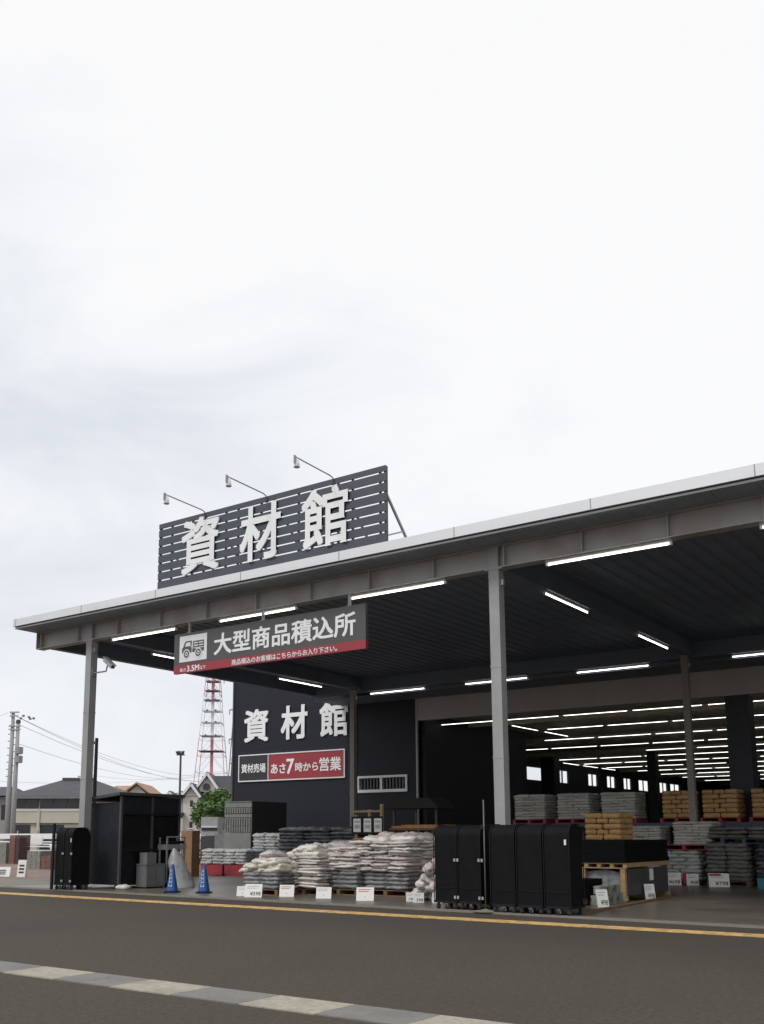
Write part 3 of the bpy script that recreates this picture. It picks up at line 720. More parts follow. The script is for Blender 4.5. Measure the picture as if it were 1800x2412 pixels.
for i, x in enumerate((-22.66, -22.30)):
    o = cart(x, 17.62, ('left' if i == 0 else 'right')+' black arched roll cart by the left column', gL, tagz=i == 1); o.scale.x = .66
t = thing('pole', 'thin grey pole with round base standing between the black carts', 'pole', (-9.45, 17.5, F))
m = MB(); m.tube([(-9.45, 17.5, F+.03), (-9.45, 17.5, F+2.15)], .015, 8); m.build('shaft', mat('dull_pole', (.13, .13, .13), .6), t, smooth=True)
m = MB(); m.lathe([(.26, 0), (.26, .012), (.10, .03), (.03, .05)], (-9.45, 17.5, F)); m.build('base', KERBC, t)
m = MB(); m.tube([(-9.45, 17.5, F+1.62), (-9.45, 17.42, F+1.60), (-9.45, 17.40, F+1.66)], .012, 6); m.build('hook', DARKG, t)
MB().box(-22.92, -22.84, 17.55, 17.6, F, F+1.78).build('post', BLACKM, label='black upright post left of the black roll carts', cat='post')

# ------------------------------------------------------------------ right-hand goods
MAT_ = mat('black_matting', (.006, .0065, .0075), .85, spec=.1, var=.3, scale=3, stretch=(1, 1, 14), bump=.3, bscale=30)
FILM = mat('clear_film', (.30, .30, .32), .22, var=.4, scale=5, bump=.7, bscale=8)
t = thing('wooden_rack', 'wooden crate rack with corner posts carrying black mats', 'rack', (-9.2, 23.2, F))
for x in (-10.35, -9.3, -8.36):
    for y in (21.75, 24.5):
        MB().box(x, x+.11, y, y+.11, F, F+.719).build('post', WOOD, t)
m = MB()
for y in (21.74, 23.1, 24.52): m.box(-10.4, -8.22, y, y+.1, F+.72, F+.745)
for x in [-10.4+i*.301 for i in range(8)]: m.box(x, x+.09, 21.75, 24.61, F+.746, F+.82)
m.box(-10.4, -8.2, 21.74, 24.62, F+.821, F+.845); m.build('top_deck', WOOD, t)
m = MB()
for y in (21.74, 23.1, 24.52): m.box(-10.4, -8.22, y, y+.1, F+.02, F+.12)
m.build('bottom_deck', WOOD, t)
m = MB(); 
for k in range(5): m.box(-10.45+rnd.uniform(0, .05), -8.2+rnd.uniform(-.03, .03), 21.72, 24.6, F+.847+k*.1, F+.847+k*.1+.097)
m.build('black_mat', MAT_, label='pile of black rubber mats on the wooden crate rack', cat='mats')
m = MB(); m.box(-8.24, -8.215, 21.87, 24.48, F+.13, F+.71); m.build('panel', DARKG, label='dark sheet leaning under the wooden crate rack', cat='sheet')
m = MB(); m.prism([(-10.22, F+.13), (-8.42, F+.13), (-8.42, F+.62), (-8.75, F+.70), (-9.2, F+.64), (-9.6, F+.70), (-10.22, F+.69)], 'y', 21.9, 24.3); m.build('film_bundle', FILM, label='goods wrapped in clear film inside the wooden crate rack', cat='bundle')
pallet(-10.2, -8.62, 18.75, 21.4, F, WOOD, 'wooden pallet under the low black sheets behind the carts')
m = MB(); m.box(-10.2, -8.55, 18.72, 21.4, F+.147, F+.33); m.box(-10.15, -8.6, 18.8, 21.3, F+.331, F+.52); m.build('black_sheet', MAT_, label='low stack of black sheets on a pallet behind the carts', cat='sheets')
GRN = mat('printed_carton', (.30, .32, .27), .7, var=.3, scale=9, tint=(.05, .08, .05), tscale=6, tamt=.9)
for i, (y, z, h) in enumerate(((20.55, 0, .2), (20.95, 0, .22), (21.32, 0, .22), (20.72, .221, .17), (21.15, .221, .18))):
    MB().box(-8.5, -8.22, y-.18, y+.18, F+z, F+z+h-.003).build('carton', GRN, label=('bottom', 'bottom', 'bottom', 'top', 'top')[i]+' green and white printed carton '+('nearest', 'in the middle', 'farthest', 'nearer', 'farther')[i]+' of the pile by the wooden rack', cat='carton', group='printed cartons before the wooden rack')
price_sign(-8.05, 19.95, F, .26, .36, '¥98', 'tall white price card by the low black sheets', rz=.9, tilt=-.2, group='price cards on the right')
price_sign(-8.05, 22.75, F, .26, .36, '¥98', 'tall white price card in front of the wooden rack', rz=.9, tilt=-.15, group='price cards on the right')
m = MB(); m.box(-8.212, -8.205, 23.2, 23.45, F+.42, F+.68); m.build('paper_notice', PAPER, label='white paper notice on the dark sheet under the wooden rack', cat='notice')

m = MB(); m.bar((-7.66, 17.98, F+.02), (-8.05, 24.6, F+.02), .12, .04); m.build('timber_edge', WOODD, label='brown timber strip lying on the floor beside the wooden rack', cat='timber strip')
def redpal(x0, x1, y0, z, lab, m=REDPL): return pallet(x0, x1, y0, y0+1.1, z, m, lab, 'red plastic pallets', h=.15, name='pallet')
# first row of the hall goods
pallet(-10.4, -9.2, 30.2, 31.3, F, WOODD, 'low wooden pallet under the pale bags right of the wooden rack')
stack(-10.38, -9.15, 30.2, 1.1, F+.13, 8, .108, 2, 3, PW, 'pale grey bag in the lower right-hand stack under a red pallet', 'pale grey bags under the red pallet', jit=.03, fat=1.35, left=True, alt=True)
redpal(-10.32, -8.9, 30.2, F+1.02, 'red plastic pallet on the pale grey bags at the right')
stack(-9.92, -8.78, 30.25, 1.0, F+1.17, 8, .085, 2, 3, IW, 'white bag on the red pallet above the pale grey bags', 'white bags above the pale grey bags', name='cement_bag', lst=FLAT, jit=.012, fat=1.2, left=True, alt=True)
pallet(-11.6, -10.42, 30.2, 31.3, F, WOODD, 'low wooden pallet behind the wooden rack')
stack(-11.55, -10.42, 30.2, 1.1, F+.13, 8, .108, 2, 3, PW, 'pale grey bag in the lower stack hidden by the black mats', 'pale grey bags behind the black mats', jit=.03, fat=1.35)
redpal(-11.5, -10.4, 30.2, F+1.0, 'red plastic pallet behind the black mats')
stack(-11.4, -10.3, 30.2, 1.0, F+1.15, 7, .083, 2, 3, IW, 'white bag in the neat stack just above the black mats', 'white bags above the black mats', name='cement_bag', lst=FLAT, jit=.012, fat=1.2, left=True, alt=True)
pallet(-8.95, -7.75, 30.06, 31.2, F, WOODD, 'low wooden pallet under the dark grey bags at the right')
stack(-8.95, -7.78, 30.06, 1.1, F+.14, 9, .12, 2, 2, DB, 'dark grey bag in the bulging stack below the blue pallet', 'dark grey bags below the blue pallet', jit=.03, fat=1.4, left=True)
redpal(-8.5, -7.2, 30.1, F+1.21, 'dark blue plastic pallet on the dark grey bags', BLUEPL)
stack(-8.85, -7.2, 30.1, 1.0, F+1.36, 3, .11, 3, 2, DB, 'dark purple grey bag on the blue pallet', 'dark bags on the blue pallet', jit=.05, fat=1.2, left=True)
stack(-7.6, -6.5, 30.3, 1.1, F+.02, 10, .12, 2, 2, BB, 'dark bag at the right picture edge beside the dark grey stack', 'dark bags at the right picture edge', jit=.03, fat=1.4, left=True)
MB().box(-7.35, -6.9, 29.3, 29.75, F, F+.28).build('plastic_bin', mat('cyan_plastic', (.03, .20, .28), .5), label='cyan plastic box at the right picture edge', cat='box')
price_sign(-9.85, 29.75, F, .50, .36, '¥698', 'white price sign reading 698 below the pale grey bags', rz=.45, tilt=-.1, group='price cards on the right')
price_sign(-9.32, 29.95, F, .34, .33, '¥48', 'grey price card right of the 698 sign', rz=.45, tilt=-.1, group='price cards on the right')
price_sign(-8.42, 29.45, F, .56, .38, '¥798', 'white price sign with red band below the dark grey bags', rz=.45, tilt=-.1, head='band', group='price cards on the right')
MB().box(-9.62, -9.45, 29.96, 30.02, F+.04, F+.34).build('red_card', REDI, label='small red card between two price signs', cat='card')
# rack with the upper row
rk = thing('pallet_rack', 'steel pallet rack carrying the upper row of stacks', 'rack', (-11, 33.2, F))
m = MB(); m.box(-17, -5, 32.85, 32.93, F+1.74, F+1.855); m.build('beam', BLUEPL, rk); m = MB(); m.box(-17, -5, 33.75, 33.83, F+1.74, F+1.855); m.build('beam', BLUEPL, rk)
for x in (-17.0, -14.2, -11.45, -8.45, -5.1):
    for y in (32.84, 33.74): MB().box(x-.11, x-.01, y, y+.1, F, F+1.738).build('upright', DARKG, rk)
UP_ = [(-16.48, -15.3, IW, 9, 'leftmost'), (-14.82, -13.64, IW, 9, 'second from the left'), (-13.2, -12.0, IW, 9, 'third from the left')]
for a, b, mm, n, wn in UP_:
    redpal(a-.08, b+.03, 32.85, F+1.86, 'red plastic pallet under the upper white stack, '+wn)
    stack(a, b, 32.87, 1.05, F+2.01, n, .098, 2, 3, mm, 'white bag in the upper stack, %s of three, behind the carts' % wn, 'white bags in the upper stack '+wn, name='cement_bag', lst=FLAT, jit=.012, fat=1.2, left=True, alt=True)
LB = [(-11.1, -10.15, 'dim one left of the rear column'), (-9.80, -8.68, 'one right of the rear column'), (-8.27, -7.1, 'one at the right picture edge')]
for i, (a, b, wn) in enumerate(LB):
    redpal(a-.08, b+.05, 32.85, F+1.86, 'red plastic pallet under brown paper sacks, the '+wn)
    stack(a, b, 32.87, 1.0, F+2.01, 6, .148, 2, 3, KB, 'brown paper sack in the upper stack, the '+wn, 'brown sacks, the '+wn, name='paper_sack', lst=BOXY, jit=.008, fat=1.0, over=.985, left=True, alt=True)
# brown sacks right behind the carts
pallet(-10.6, -9.5, 25.0, 26.1, F, WOODD, 'wooden pallet under the brown paper sacks behind the carts')
stack(-10.55, -9.52, 25.0, 1.05, F+.15, 8, .148, 2, 3, KB, 'brown paper sack in the stack right behind the black carts', 'brown sacks behind the black carts', name='paper_sack', lst=BOXY, jit=.008, fat=1.0, over=.985, alt=True)
stack(-10.53, -9.55, 25.0, 1.0, F+1.335, 5, .138, 2, 3, KB, 'brown paper sack in the stack right behind the black carts', 'brown sacks behind the black carts', name='paper_sack', lst=BOXY, jit=.008, fat=1.0, over=.985, left=True, alt=True)

# ------------------------------------------------------------------ goods by the front wall
t = thing('timber_rack', 'pale timber display rack with notices behind the tallest bag heap', 'rack', (-16, 24.1, F))
for x, h in ((-17.25, 2.05), (-16.78, 2.2), (-16.35, 2.35)): MB().box(x, x+.08, 24.0, 24.08, F, F+h).build('post', WOOD, t)
m = MB()
for z in (.9, 1.32, 2.12): m.box(-17.30, -16.24, 23.96, 23.998, F+z, F+z+.06)
m.build('rail', WOOD, t)
MB().box(-17.32, -16.22, 23.93, 23.956, F+1.50, F+2.0).build('board', BLACKM, t)
for x in (-17.24, -16.87, -16.50):
    nn = MB().box(x, x+.26, 23.915, 23.928, F+1.55, F+1.94).build('notice', PAPER, t)
    m = MB(); m.box(x+.03, x+.23, 23.908, 23.914, F+1.82, F+1.88); m.box(x+.04, x+.22, 23.908, 23.914, F+1.65, F+1.76); m.build('printed_lines', INKG, nn)
t = thing('timber_shelf', 'brown wooden shelf stacked with boards behind the bags', 'shelf', (-15.2, 24.3, F))
for x in (-16.05, -15.6, -14.75, -14.3): MB().box(x, x+.07, 24.2, 24.27, F, F+1.60).build('post', WOODD, t)
MB().box(-16.1, -14.2, 24.1, 24.7, F+1.601, F+1.66).build('shelf_board', WOODD, t)
MB().box(-15.7, -14.22, 24.12, 24.68, F+1.661, F+1.75).build('plank', mat('orange_timber', (.42, .20, .07), .7, var=.25, stretch=(8, 1, 1), scale=3), label='orange brown planks lying on the wooden shelf', cat='planks')
MB().box(-16.05, -15.72, 24.15, 24.65, F+1.661, F+1.72).build('plank', mat('orange_timber', (.42, .20, .07)), label='short brown plank at the left end of the wooden shelf', cat='planks')
t = thing('shelf_roof', 'dark little pitched display roof on thin posts below the small window', 'display', (-16, 25.5, F))
for x in (-16.9, -16.1, -15.4): MB().box(x, x+.06, 25.5, 25.56, F, F+2.25).build('post', DARKG, t)
m = MB(); m.prism([(-17.1, F+2.251), (-15.1, F+2.251), (-15.4, F+2.55), (-16.7, F+2.55)], 'y', 25.2, 26.2); m.build('roof', mat('dark_red_brown', (.022, .013, .013), .8), t)
# stack of ribbed grey fence blocks
CB = mat('pale_concrete_block', (.20, .205, .195), .8, var=.1, scale=5)
t = thing('block_stack', 'stack of pale grey ribbed blocks with dark side left of the wall', 'blocks', (-27.4, 30.5, F))
pallet(-28.15, -26.7, 30.0, 31.5, F, WOODD, 'wooden pallet far behind under the ribbed blocks')
m = MB(); m.box(-28.15, -26.68, 30.0, 31.5, F+.15, F+1.55); m.build('base_block', CB, t)
for z0, h in ((1.56, .26), (1.82, .34), (2.17, .14), (2.32, .24), (2.57, .2)):
    m = MB(); m.box(-28.15, -26.68, 30.04, 32.2, F+z0, F+z0+h-.01)
    x = -28.1
    if h > .22:
        while x < -26.78: m.box(x, x+.07, 30.0, 30.039, F+z0+.02, F+z0+h-.03); x += .13
    m.build('block_course', CB, t)
m = MB(); m.box(-28.15, -26.68, 30.02, 31.45, F+2.775, F+2.81); m.build('top_slab', CB, t)
MB().box(-26.675, -26.655, 30.06, 32.2, F+.15, F+2.80).build('dark_side_sheet', mat('dark_block', (.030, .032, .036), .8), t)

# ------------------------------------------------------------------ dark storage cage, cabinet, trolley, cones
cg = thing('storage_cage', 'dark storage shed with sloping roof and smoked side panels by the left column', 'shed', (-22, 20.3, F))
XA, XB2, YA, YB2, HT = -23.0, -21.5, 18.75, 21.05, 2.62
for x in (XA, XB2-.07):
    for y in (YA, (YA+YB2)/2, YB2-.07): MB().box(x, x+.07, y, y+.07, F, F+(HT-.20 if x == XA else HT-.08)).build('post', DARKG, cg)
m = MB(); m.prism([(XA-.1, F+HT-.20), (XB2+.06, F+HT-.05), (XB2+.06, F+HT+.03), (XA-.1, F+HT-.12)], 'y', YA-.12, YB2+.1); m.build('roof', DARKG, cg)
SMK = mat('smoked_panel', (.012, .013, .016), .35, var=.2, alpha=.78, spec=.25)
MB().box(XA+.071, XB2-.071, YA+.02, YA+.035, F+.1, F+HT-.25).build('front_panel', mat('dark_panel', (.016, .018, .024), .6, var=.2, spec=.25), cg)
MB().box(XB2-.05, XB2-.03, YA+.071, YB2-.071, F+2.02, F+HT-.09).build('fascia_panel', mat('dark_panel', (.02, .021, .024)), cg)
MB().box(XB2-.045, XB2-.035, YA+.071, YB2-.071, F+.12, F+2.0).build('side_panel', SMK, cg)
m = MB(); m.box(XA+.02, XA+.05, YA+.071, YB2-.071, F+.1, F+HT-.25); m.box(XA+.071, XB2-.071, YB2-.05, YB2-.03, F+.1, F+HT-.25); m.build('back_panel', mat('dark_panel', (.02, .021, .024)), cg)
m = MB()
for z in (.12, 1.05, 2.05): m.box(XB2-.03, XB2+.005, YA+.071, YB2-.071, F+z-.03, F+z+.03)
m.build('side_rail', BLACKM, cg)
m = MB(); m.box(XA+.08, XA+.6, YA+.1, YB2-.1, F+.9, F+.93); m.box(XA+.08, XA+.6, YA+.1, YB2-.1, F+1.45, F+1.48); m.build('shelf', WOODD, cg)
cc = [mat('carton_brown', (.25, .19, .13), .7), mat('carton_grey', (.15, .15, .16), .7), mat('carton_white', (.45, .44, .42), .7)]
for i in range(14):
    y = YA+.3+rnd.random()*2.5; z = (.12, .935, 1.485)[i % 3]; hh = rnd.uniform(.25, .42)
    MB().box(XB2-.75, XB2-.35, YA+.2+(i//3)*.40, YA+.5+(i//3)*.40, F+z, F+z+hh).build('carton', cc[i % 3], label=('%s carton on the %s level of the smoked shed, %s from the front' % (('brown', 'grey', 'white')[i % 3], ('lowest', 'middle', 'top')[i % 3], ('first', 'second', 'third', 'fourth', 'fifth')[i//3])), cat='carton', group='cartons inside the storage shed')
t = thing('steel_cabinet', 'low light grey steel cabinet beside the storage shed', 'cabinet', (-21.2, 19.7, F))
CAB = mat('cabinet_grey', (.14, .145, .15), .45, var=.08)
MB().box(-21.46, -21.05, 19.35, 20.05, F+.04, F+.64).build('body', CAB, t)
m = MB()
for y in (19.38, 19.72): m.box(-21.048, -21.036, y, y+.31, F+.08, F+.60)
m.build('door', CAB, t); MB().box(-21.47, -21.03, 19.33, 20.07, F+.641, F+.67).build('lid', CAB, t); MB().box(-21.44, -21.08, 19.38, 20.02, F, F+.039).build('plinth', BLACKM, t)
MB().box(-21.4, -21.1, 19.4, 19.75, F+.672, F+.98).build('carton', cc[1], label='grey box standing on the low steel cabinet', cat='carton')
t = thing('platform_cart', 'tall silver framed cart with tray beside the storage shed', 'cart', (-21.28, 20.55, F))
for x in (-21.44, -21.14):
    for y in (20.15, 20.84): MB().box(x, x+.04, y, y+.04, F+.10, F+1.40).build('upright', GALV, t)
MB().box(-21.46, -21.08, 20.13, 20.90, F+1.05, F+1.20).build('tray', GALV, t); MB().box(-21.46, -21.08, 20.13, 20.90, F+.10, F+.14).build('deck', DARKG, t)
MB().box(-21.43, -21.11, 20.2, 20.83, F+1.215, F+1.30).build('goods', BLACKM, t)
m = MB(); m.tube([(-21.12, 20.15, F+1.41), (-21.12, 20.88, F+1.41)], .02, 8); m.build('handle', GALV, t)
for x in (-21.4, -21.15):
    for y in (20.2, 20.8): MB().tube([(x-.02, y, F+.05), (x+.02, y, F+.05)], .05, 12).build('wheel', RUBBER, t)
MB().box(-26.1, -25.55, 25.6, 26.0, F, F+1.62).build('cardboard_roll', mat('cardboard_brown', (.26, .15, .08), .75, var=.15), label='tall brown cardboard pack behind the silver cart', cat='cardboard')
m = MB()
n = 14; rings = []
for k, (r0, z) in enumerate(((.36, 0), (.35, .12), (.30, .3), (.25, .5), (.24, .7), (.20, .84), (.10, 1.0), (.03, 1.1))):
    for q in range(n):
        a = 2*math.pi*q/n; rr = r0*(1+.22*noise.noise(Vector((math.cos(a)*2, math.sin(a)*2, z*4))))
        m.v.append(Vector((-20.72-.10*z+rr*math.cos(a)*.9, 20.45+rr*math.sin(a)*1.1-.25*z, F+z)))
for k in range(7):
    for q in range(n): m.f.append((k*n+q, k*n+(q+1) % n, (k+1)*n+(q+1) % n, (k+1)*n+q)); m.mi.append(0)
m.build('plastic_bundle', mat('translucent_wrap', (.50, .51, .53), .3, var=.2, bump=.8, bscale=9, alpha=.72), label='pale plastic-wrapped bundle behind the left blue cone', cat='bundle', smooth=True)
LUMP = mat('white_rag', (.6, .6, .58), .8)
bag(-21.25, 18.7, F+.06, .38, .25, .12, .3, meshes_with(BAGS, LUMP)[0], 'crumpled white rag on the floor before the storage shed', None, 'rag'); 
BLUE = mat('blue_cone', (.018, .085, .30), .45, var=.12)
def cone(x, y, label):
    t = thing('traffic_cone', label, 'cone', (x, y, F), R(36), 'blue cones by the entrance')
    m = MB(); m.box(-.19, .19, -.19, .19, 0, .03); m.build('base', BLACKM, t, local=True)
    m = MB(); m.lathe([(.155, .0301), (.15, .06), (.035, .70), (.03, .72)], n=24); m.build('body', BLUE, t, local=True, smooth=True)
    m = MB()
    for k in range(5):
        z = .16+k*.095; r0 = .15-(z-.06)*.18+.004; r1 = .15-(z+.06-.06)*.18+.004; wv = .045-.004*k
        for (u0, u1, v0, v1) in ((-1, 1, .75, 1), (-1, 1, .35, .55), (-.2, .2, 0, .34), (-1, -.6, 0, .34), (.6, 1, 0, .34)):
            za, zb = z+.07*v0, z+.07*v1; ra, rb = .15-(za-.06)*.18+.004, .15-(zb-.06)*.18+.004
            m.poly([(u0*wv-.03, -math.sqrt(max(ra*ra-(u0*wv-.03)**2, 1e-5)), za), (u1*wv-.03, -math.sqrt(max(ra*ra-(u1*wv-.03)**2, 1e-5)), za), (u1*wv-.03, -math.sqrt(max(rb*rb-(u1*wv-.03)**2, 1e-5)), zb), (u0*wv-.03, -math.sqrt(max(rb*rb-(u0*wv-.03)**2, 1e-5)), zb)])
    m.build('lettering', WHITE, t, local=True, fix=False)
    return t
cone(-19.12, 18.48, 'blue traffic cone standing before the plastic-wrapped bundle')
cone(-18.29, 18.80, 'blue traffic cone standing before the red crates')
t = thing('t_handle_cart', 'dark push handle sticking up behind the left black carts', 'cart', (-25.5, 21.5, F))
MB().box(-26.2, -25.35, 21.5, 21.54, F+1.70, F+1.78).build('handle', DARKG, t); MB().box(-25.85, -25.79, 21.5, 21.54, F, F+1.699).build('stem', DARKG, t); MB().box(-26.2, -25.4, 21.3, 21.9, F-.02, F+.0).build('deck', DARKG, t)

# ------------------------------------------------------------------ sales yard at the left
BRK = mat('red_brown_brick', (.17, .085, .070), .85, var=.25, scale=9, bump=.3)
GBL = mat('grey_block', (.22, .215, .20), .85, var=.2, scale=6, bump=.3)
def brick_stack(x0, x1, y0, y1, h, m, label):
    p = MB(); nz_ = int(h/.1)
    for k in range(nz_):
        n = max(1, int((x1-x0)/.3)); o_ = .12 if k % 2 else 0
        for i in range(n): p.box(x0+(x1-x0)*i/n+.004+rnd.uniform(0, .012), x0+(x1-x0)*(i+1)/n-.004, y0+rnd.uniform(0, .015), y1, k*.1, k*.1+.094)
    return p.build('brick_stack', m, label=label, cat='bricks', group='brick stacks in the sales yard')
brick_stack(-38.3, -37.35, 28.0, 29.0, .8, GBL, 'grey block stack left of the low red stacks in the yard')
brick_stack(-37.3, -36.6, 28.0, 29.0, .7, BRK, 'low red brown brick stack behind the narrow white tent card')
brick_stack(-36.5, -35.4, 28.0, 29.0, .8, BRK, 'red brown brick stack just left of the black post')
brick_stack(-45.75, -45.25, 32.3, 33.0, 1.5, BRK, 'tall red brown brick stack near the left picture edge')
brick_stack(-45.2, -44.9, 32.3, 33.0, 1.5, mat('dark_brick', (.07, .04, .038), .85, var=.25), 'narrow dark brick stack right of the tall red one')
brick_stack(-48.5, -46.0, 32.3, 33.3, 1.1, GBL, 'grey block stack cut by the left picture edge')
brick_stack(-34.2, -33.0, 29.0, 30.0, .5, GBL, 'low grey block stack behind the black carts')
def tent_card(x, y, wd, h, label, rz=.6):
    t = thing('tent_card', label, 'sign', (x, y, .01), rz, 'white tent cards in the sales yard')
    m = MB(); m.prism([(-.14, 0), (-.02, h), (.02, h), (.14, 0)], 'x', -wd/2, wd/2); m.build('board', PAPER, t, local=True)
    M = Matrix.Translation((0, -.08-.005, h/2)) @ Matrix.Rotation(-math.atan2(.12, h), 4, 'X'); m = MB()
    for i in range(3): m.box(-wd*.3, wd*.3, -.004, .002, -h*.28+i*h*.2, -h*.28+i*h*.2+h*.1)
    m.v = [M @ v for v in m.v]; m.build('printed_lines', INK, t, local=True)
tent_card(-31.0, 22.5, .30, .60, 'narrow white tent card in front of the low red brick stack')
tent_card(-31.9, 22.2, .8, .34, 'low white tent card left of the narrow one')
tent_card(-32.0, 21.6, .6, .42, 'white tent card at the left picture edge')
t = thing('display_fence', 'silver and white rail fence panels on show in the sales yard', 'fence', (-45, 36, 0))
for i in range(12): MB().box(-56+i*1.9, -55.92+i*1.9, 36.0, 36.06, 0, 1.75).build('post', GALV, t)
m = MB()
for z, h in ((1.28, .30), (1.08, .07), (.95, .07), (.82, .07), (.6, .05), (.4, .05)): m.box(-56.2, -35.0, 35.95, 35.995, z, z+h)
m.build('rails', WHITE, t)
MB().box(-48.1, -46.95, 33.7, 33.76, 1.32, 1.58).build('sign_plate', PAPER, label='white plate above the grey block stack at the left edge', cat='sign')
MB().box(-46.9, -45.5, 34.2, 34.26, .98, 1.36).build('sign_plate', PAPER, label='white plate before the rail fence right of the tall brick stack', cat='sign')
m = MB(); m.lathe([(.12, 0), (.2, .2), (.26, .42), (.24, .45)], (-39.6, 30.5, .62), 14); m.build('plant_pot', WHITE, label='white pot on the grey blocks in the yard', cat='pot', smooth=True)
MB().box(-40.0, -39.2, 30.1, 30.9, 0, .618).build('block_plinth', GBL, label='grey block plinth under the white pot', cat='blocks')

# ------------------------------------------------------------------ far things, turned to face the forecourt
def faraway(name, px, D, label, cat, group=None):
    lat, _ = far(px, 1966, D); p = FH*D+RH*lat
    return thing(name, label, cat, (p.x, p.y, 0), FROT, group), lat
class Far:
    """local frame of a distant thing: X right, Y away, Z up, distances in metres"""
    def __init__(s, root, lat, D): s.root, s.lat, s.D = root, lat, D
    def x(s, px, off=0): return far(px, 1966, s.D+off)[0]-s.lat
    def z(s, py, off=0): return far(808, py, s.D+off)[1]
CREAM = mat('cream_render', (.56, .525, .43), .85, var=.06, scale=.6)
ROOFG = mat('grey_slate_roof', (.068, .069, .077), .7, var=.15, scale=1.2, stretch=(1, 1, 5), bump=.3, bscale=6)
WINB = mat('far_window_glass', (.02, .027, .034), .15, var=.6, scale=.5)
def hip(m, x0, x1, y0, y1, z0, xa, xb, z1):
    ym = (y0+y1)/2; a, b, c, d = (x0, y0, z0), (x1, y0, z0), (x1, y1, z0), (x0, y1, z0); p, q = (xa, ym, z1), (xb, ym, z1)
    m.poly([a, b, q, p]); m.poly([b, c, q]); m.poly([c, d, p, q]); m.poly([d, a, p]); m.poly([d, c, b, a])
r_, la = faraway('house', 110, 92, 'cream two storey house with grey hip roof behind the left column', 'house'); f = Far(r_, la, 92)
xl, xr = f.x(28), f.x(292)
MB().box(xl, xr-.6, 0, 9, 0, f.z(1877)).build('wall', CREAM, r_, local=True)
m = MB(); hip(m, xl-.5, xr+.5, -.9, 10, f.z(1876), f.x(110), f.x(188), f.z(1830)); m.build('roof', ROOFG, r_, local=True)
m = MB(); m.box(xl-.5, xr+.5, -.92, -.80, f.z(1881), f.z(1876)-.02); m.build('gutter', mat('grey_gutter', (.2, .2, .21), .5), r_, local=True)
m = MB(); m.bar((f.x(110), 4.4, f.z(1830)+.06), (f.x(188), 4.4, f.z(1830)+.06), .25); m.build('ridge', ROOFG, r_, local=True)
for a, b in ((29, 58), (59, 88), (91, 124), (125, 158), (159, 184)):
    wf = MB().box(f.x(a), f.x(b), -.03, .05, f.z(1904), f.z(1882)).build('window', WINB, r_, local=True)
    MB().box(f.x(b)-.06, f.x(b), -.06, -.031, f.z(1904), f.z(1882)).build('frame', DARKG, wf, local=True)
MB().box(xl-.05, f.x(186), -.25, -.001, f.z(1938), f.z(1906)).build('balcony', CREAM, r_, local=True)
MB().box(xl-.1, f.x(186), -.3, -.251, f.z(1910), f.z(1905)).build('balcony_cap', WHITE, r_, local=True)
MB().box(f.x(88), f.x(94), -.35, -.301, f.z(1975), f.z(1906)).build('pier', CREAM, r_, local=True)
for a, b in ((29, 71), (94, 150)):
    MB().box(f.x(a), f.x(b), -.04, .04, .2, f.z(1942)).build('ground_window', WINB, r_, local=True)
m = MB(); ax = f.x(150); m.tube([(ax, 4.4, f.z(1830)), (ax, 4.4, f.z(1820))], .03, 5); m.tube([(ax-.1, 4.4, f.z(1822)), (ax+1.5, 4.4, f.z(1821))], .03, 5); m.build('aerial', DARKG, r_, local=True)
r_, la = faraway('house', 5, 96, 'grey roofed house cut by the left picture edge', 'house'); f = Far(r_, la, 96)
MB().box(f.x(-80), f.x(22), 0, 8, 0, f.z(1876)).build('wall', mat('grey_render', (.33, .31, .29), .85), r_, local=True)
m = MB(); hip(m, f.x(-86), f.x(26), -.8, 9, f.z(1874), f.x(-40), f.x(-5), f.z(1848)); m.build('roof', ROOFG, r_, local=True)
MB().box(f.x(0), f.x(14), -.04, .04, f.z(1930), f.z(1895)).build('window', WINB, r_, local=True)
r_, la = faraway('house', 285, 130, 'house with orange tiled gable roof behind the grey hip roof', 'house'); f = Far(r_, la, 130)
ORA = mat('orange_tile', (.40, .235, .16), .8, var=.15, scale=2)
zr, ze = f.z(1846), f.z(1872); x0, x1, x2 = f.x(248), f.x(286), f.x(352); xm = f.x(319)
MB().box(x1+.3, x2-.3, 0, 10, 0, ze).build('wall', mat('pale_grey_render', (.48, .46, .44), .85), r_, local=True)
m = MB(); m.prism([(x1+.3, ze), (x2-.3, ze), (xm, zr-.15)], 'y', .05, 10); m.build('gable', mat('pale_grey_render', (.48, .46, .44)), r_, local=True)
m = MB(); m.prism([(x1-.2, ze-.1), (xm, zr), (x2+.2, ze-.1), (x2+.2, ze+.1), (xm, zr+.22), (x1-.2, ze+.1)], 'y', -.5, 10.3); m.build('roof', ORA, r_, local=True)
m = MB(); m.poly([(x0, 5, zr), (xm, 5, zr), (xm, -.3, ze+.1), (x0-.5, -.3, ze)]); m.poly([(x0, 5, zr), (xm, 5, zr), (xm, 10, ze), (x0-.5, 10, ze)]); m.build('side_roof', ORA, r_, local=True)
MB().box(x0, x1+.2, .5, 9.5, 0, ze-.05).build('side_wall', mat('pale_grey_render', (.48, .46, .44)), r_, local=True)
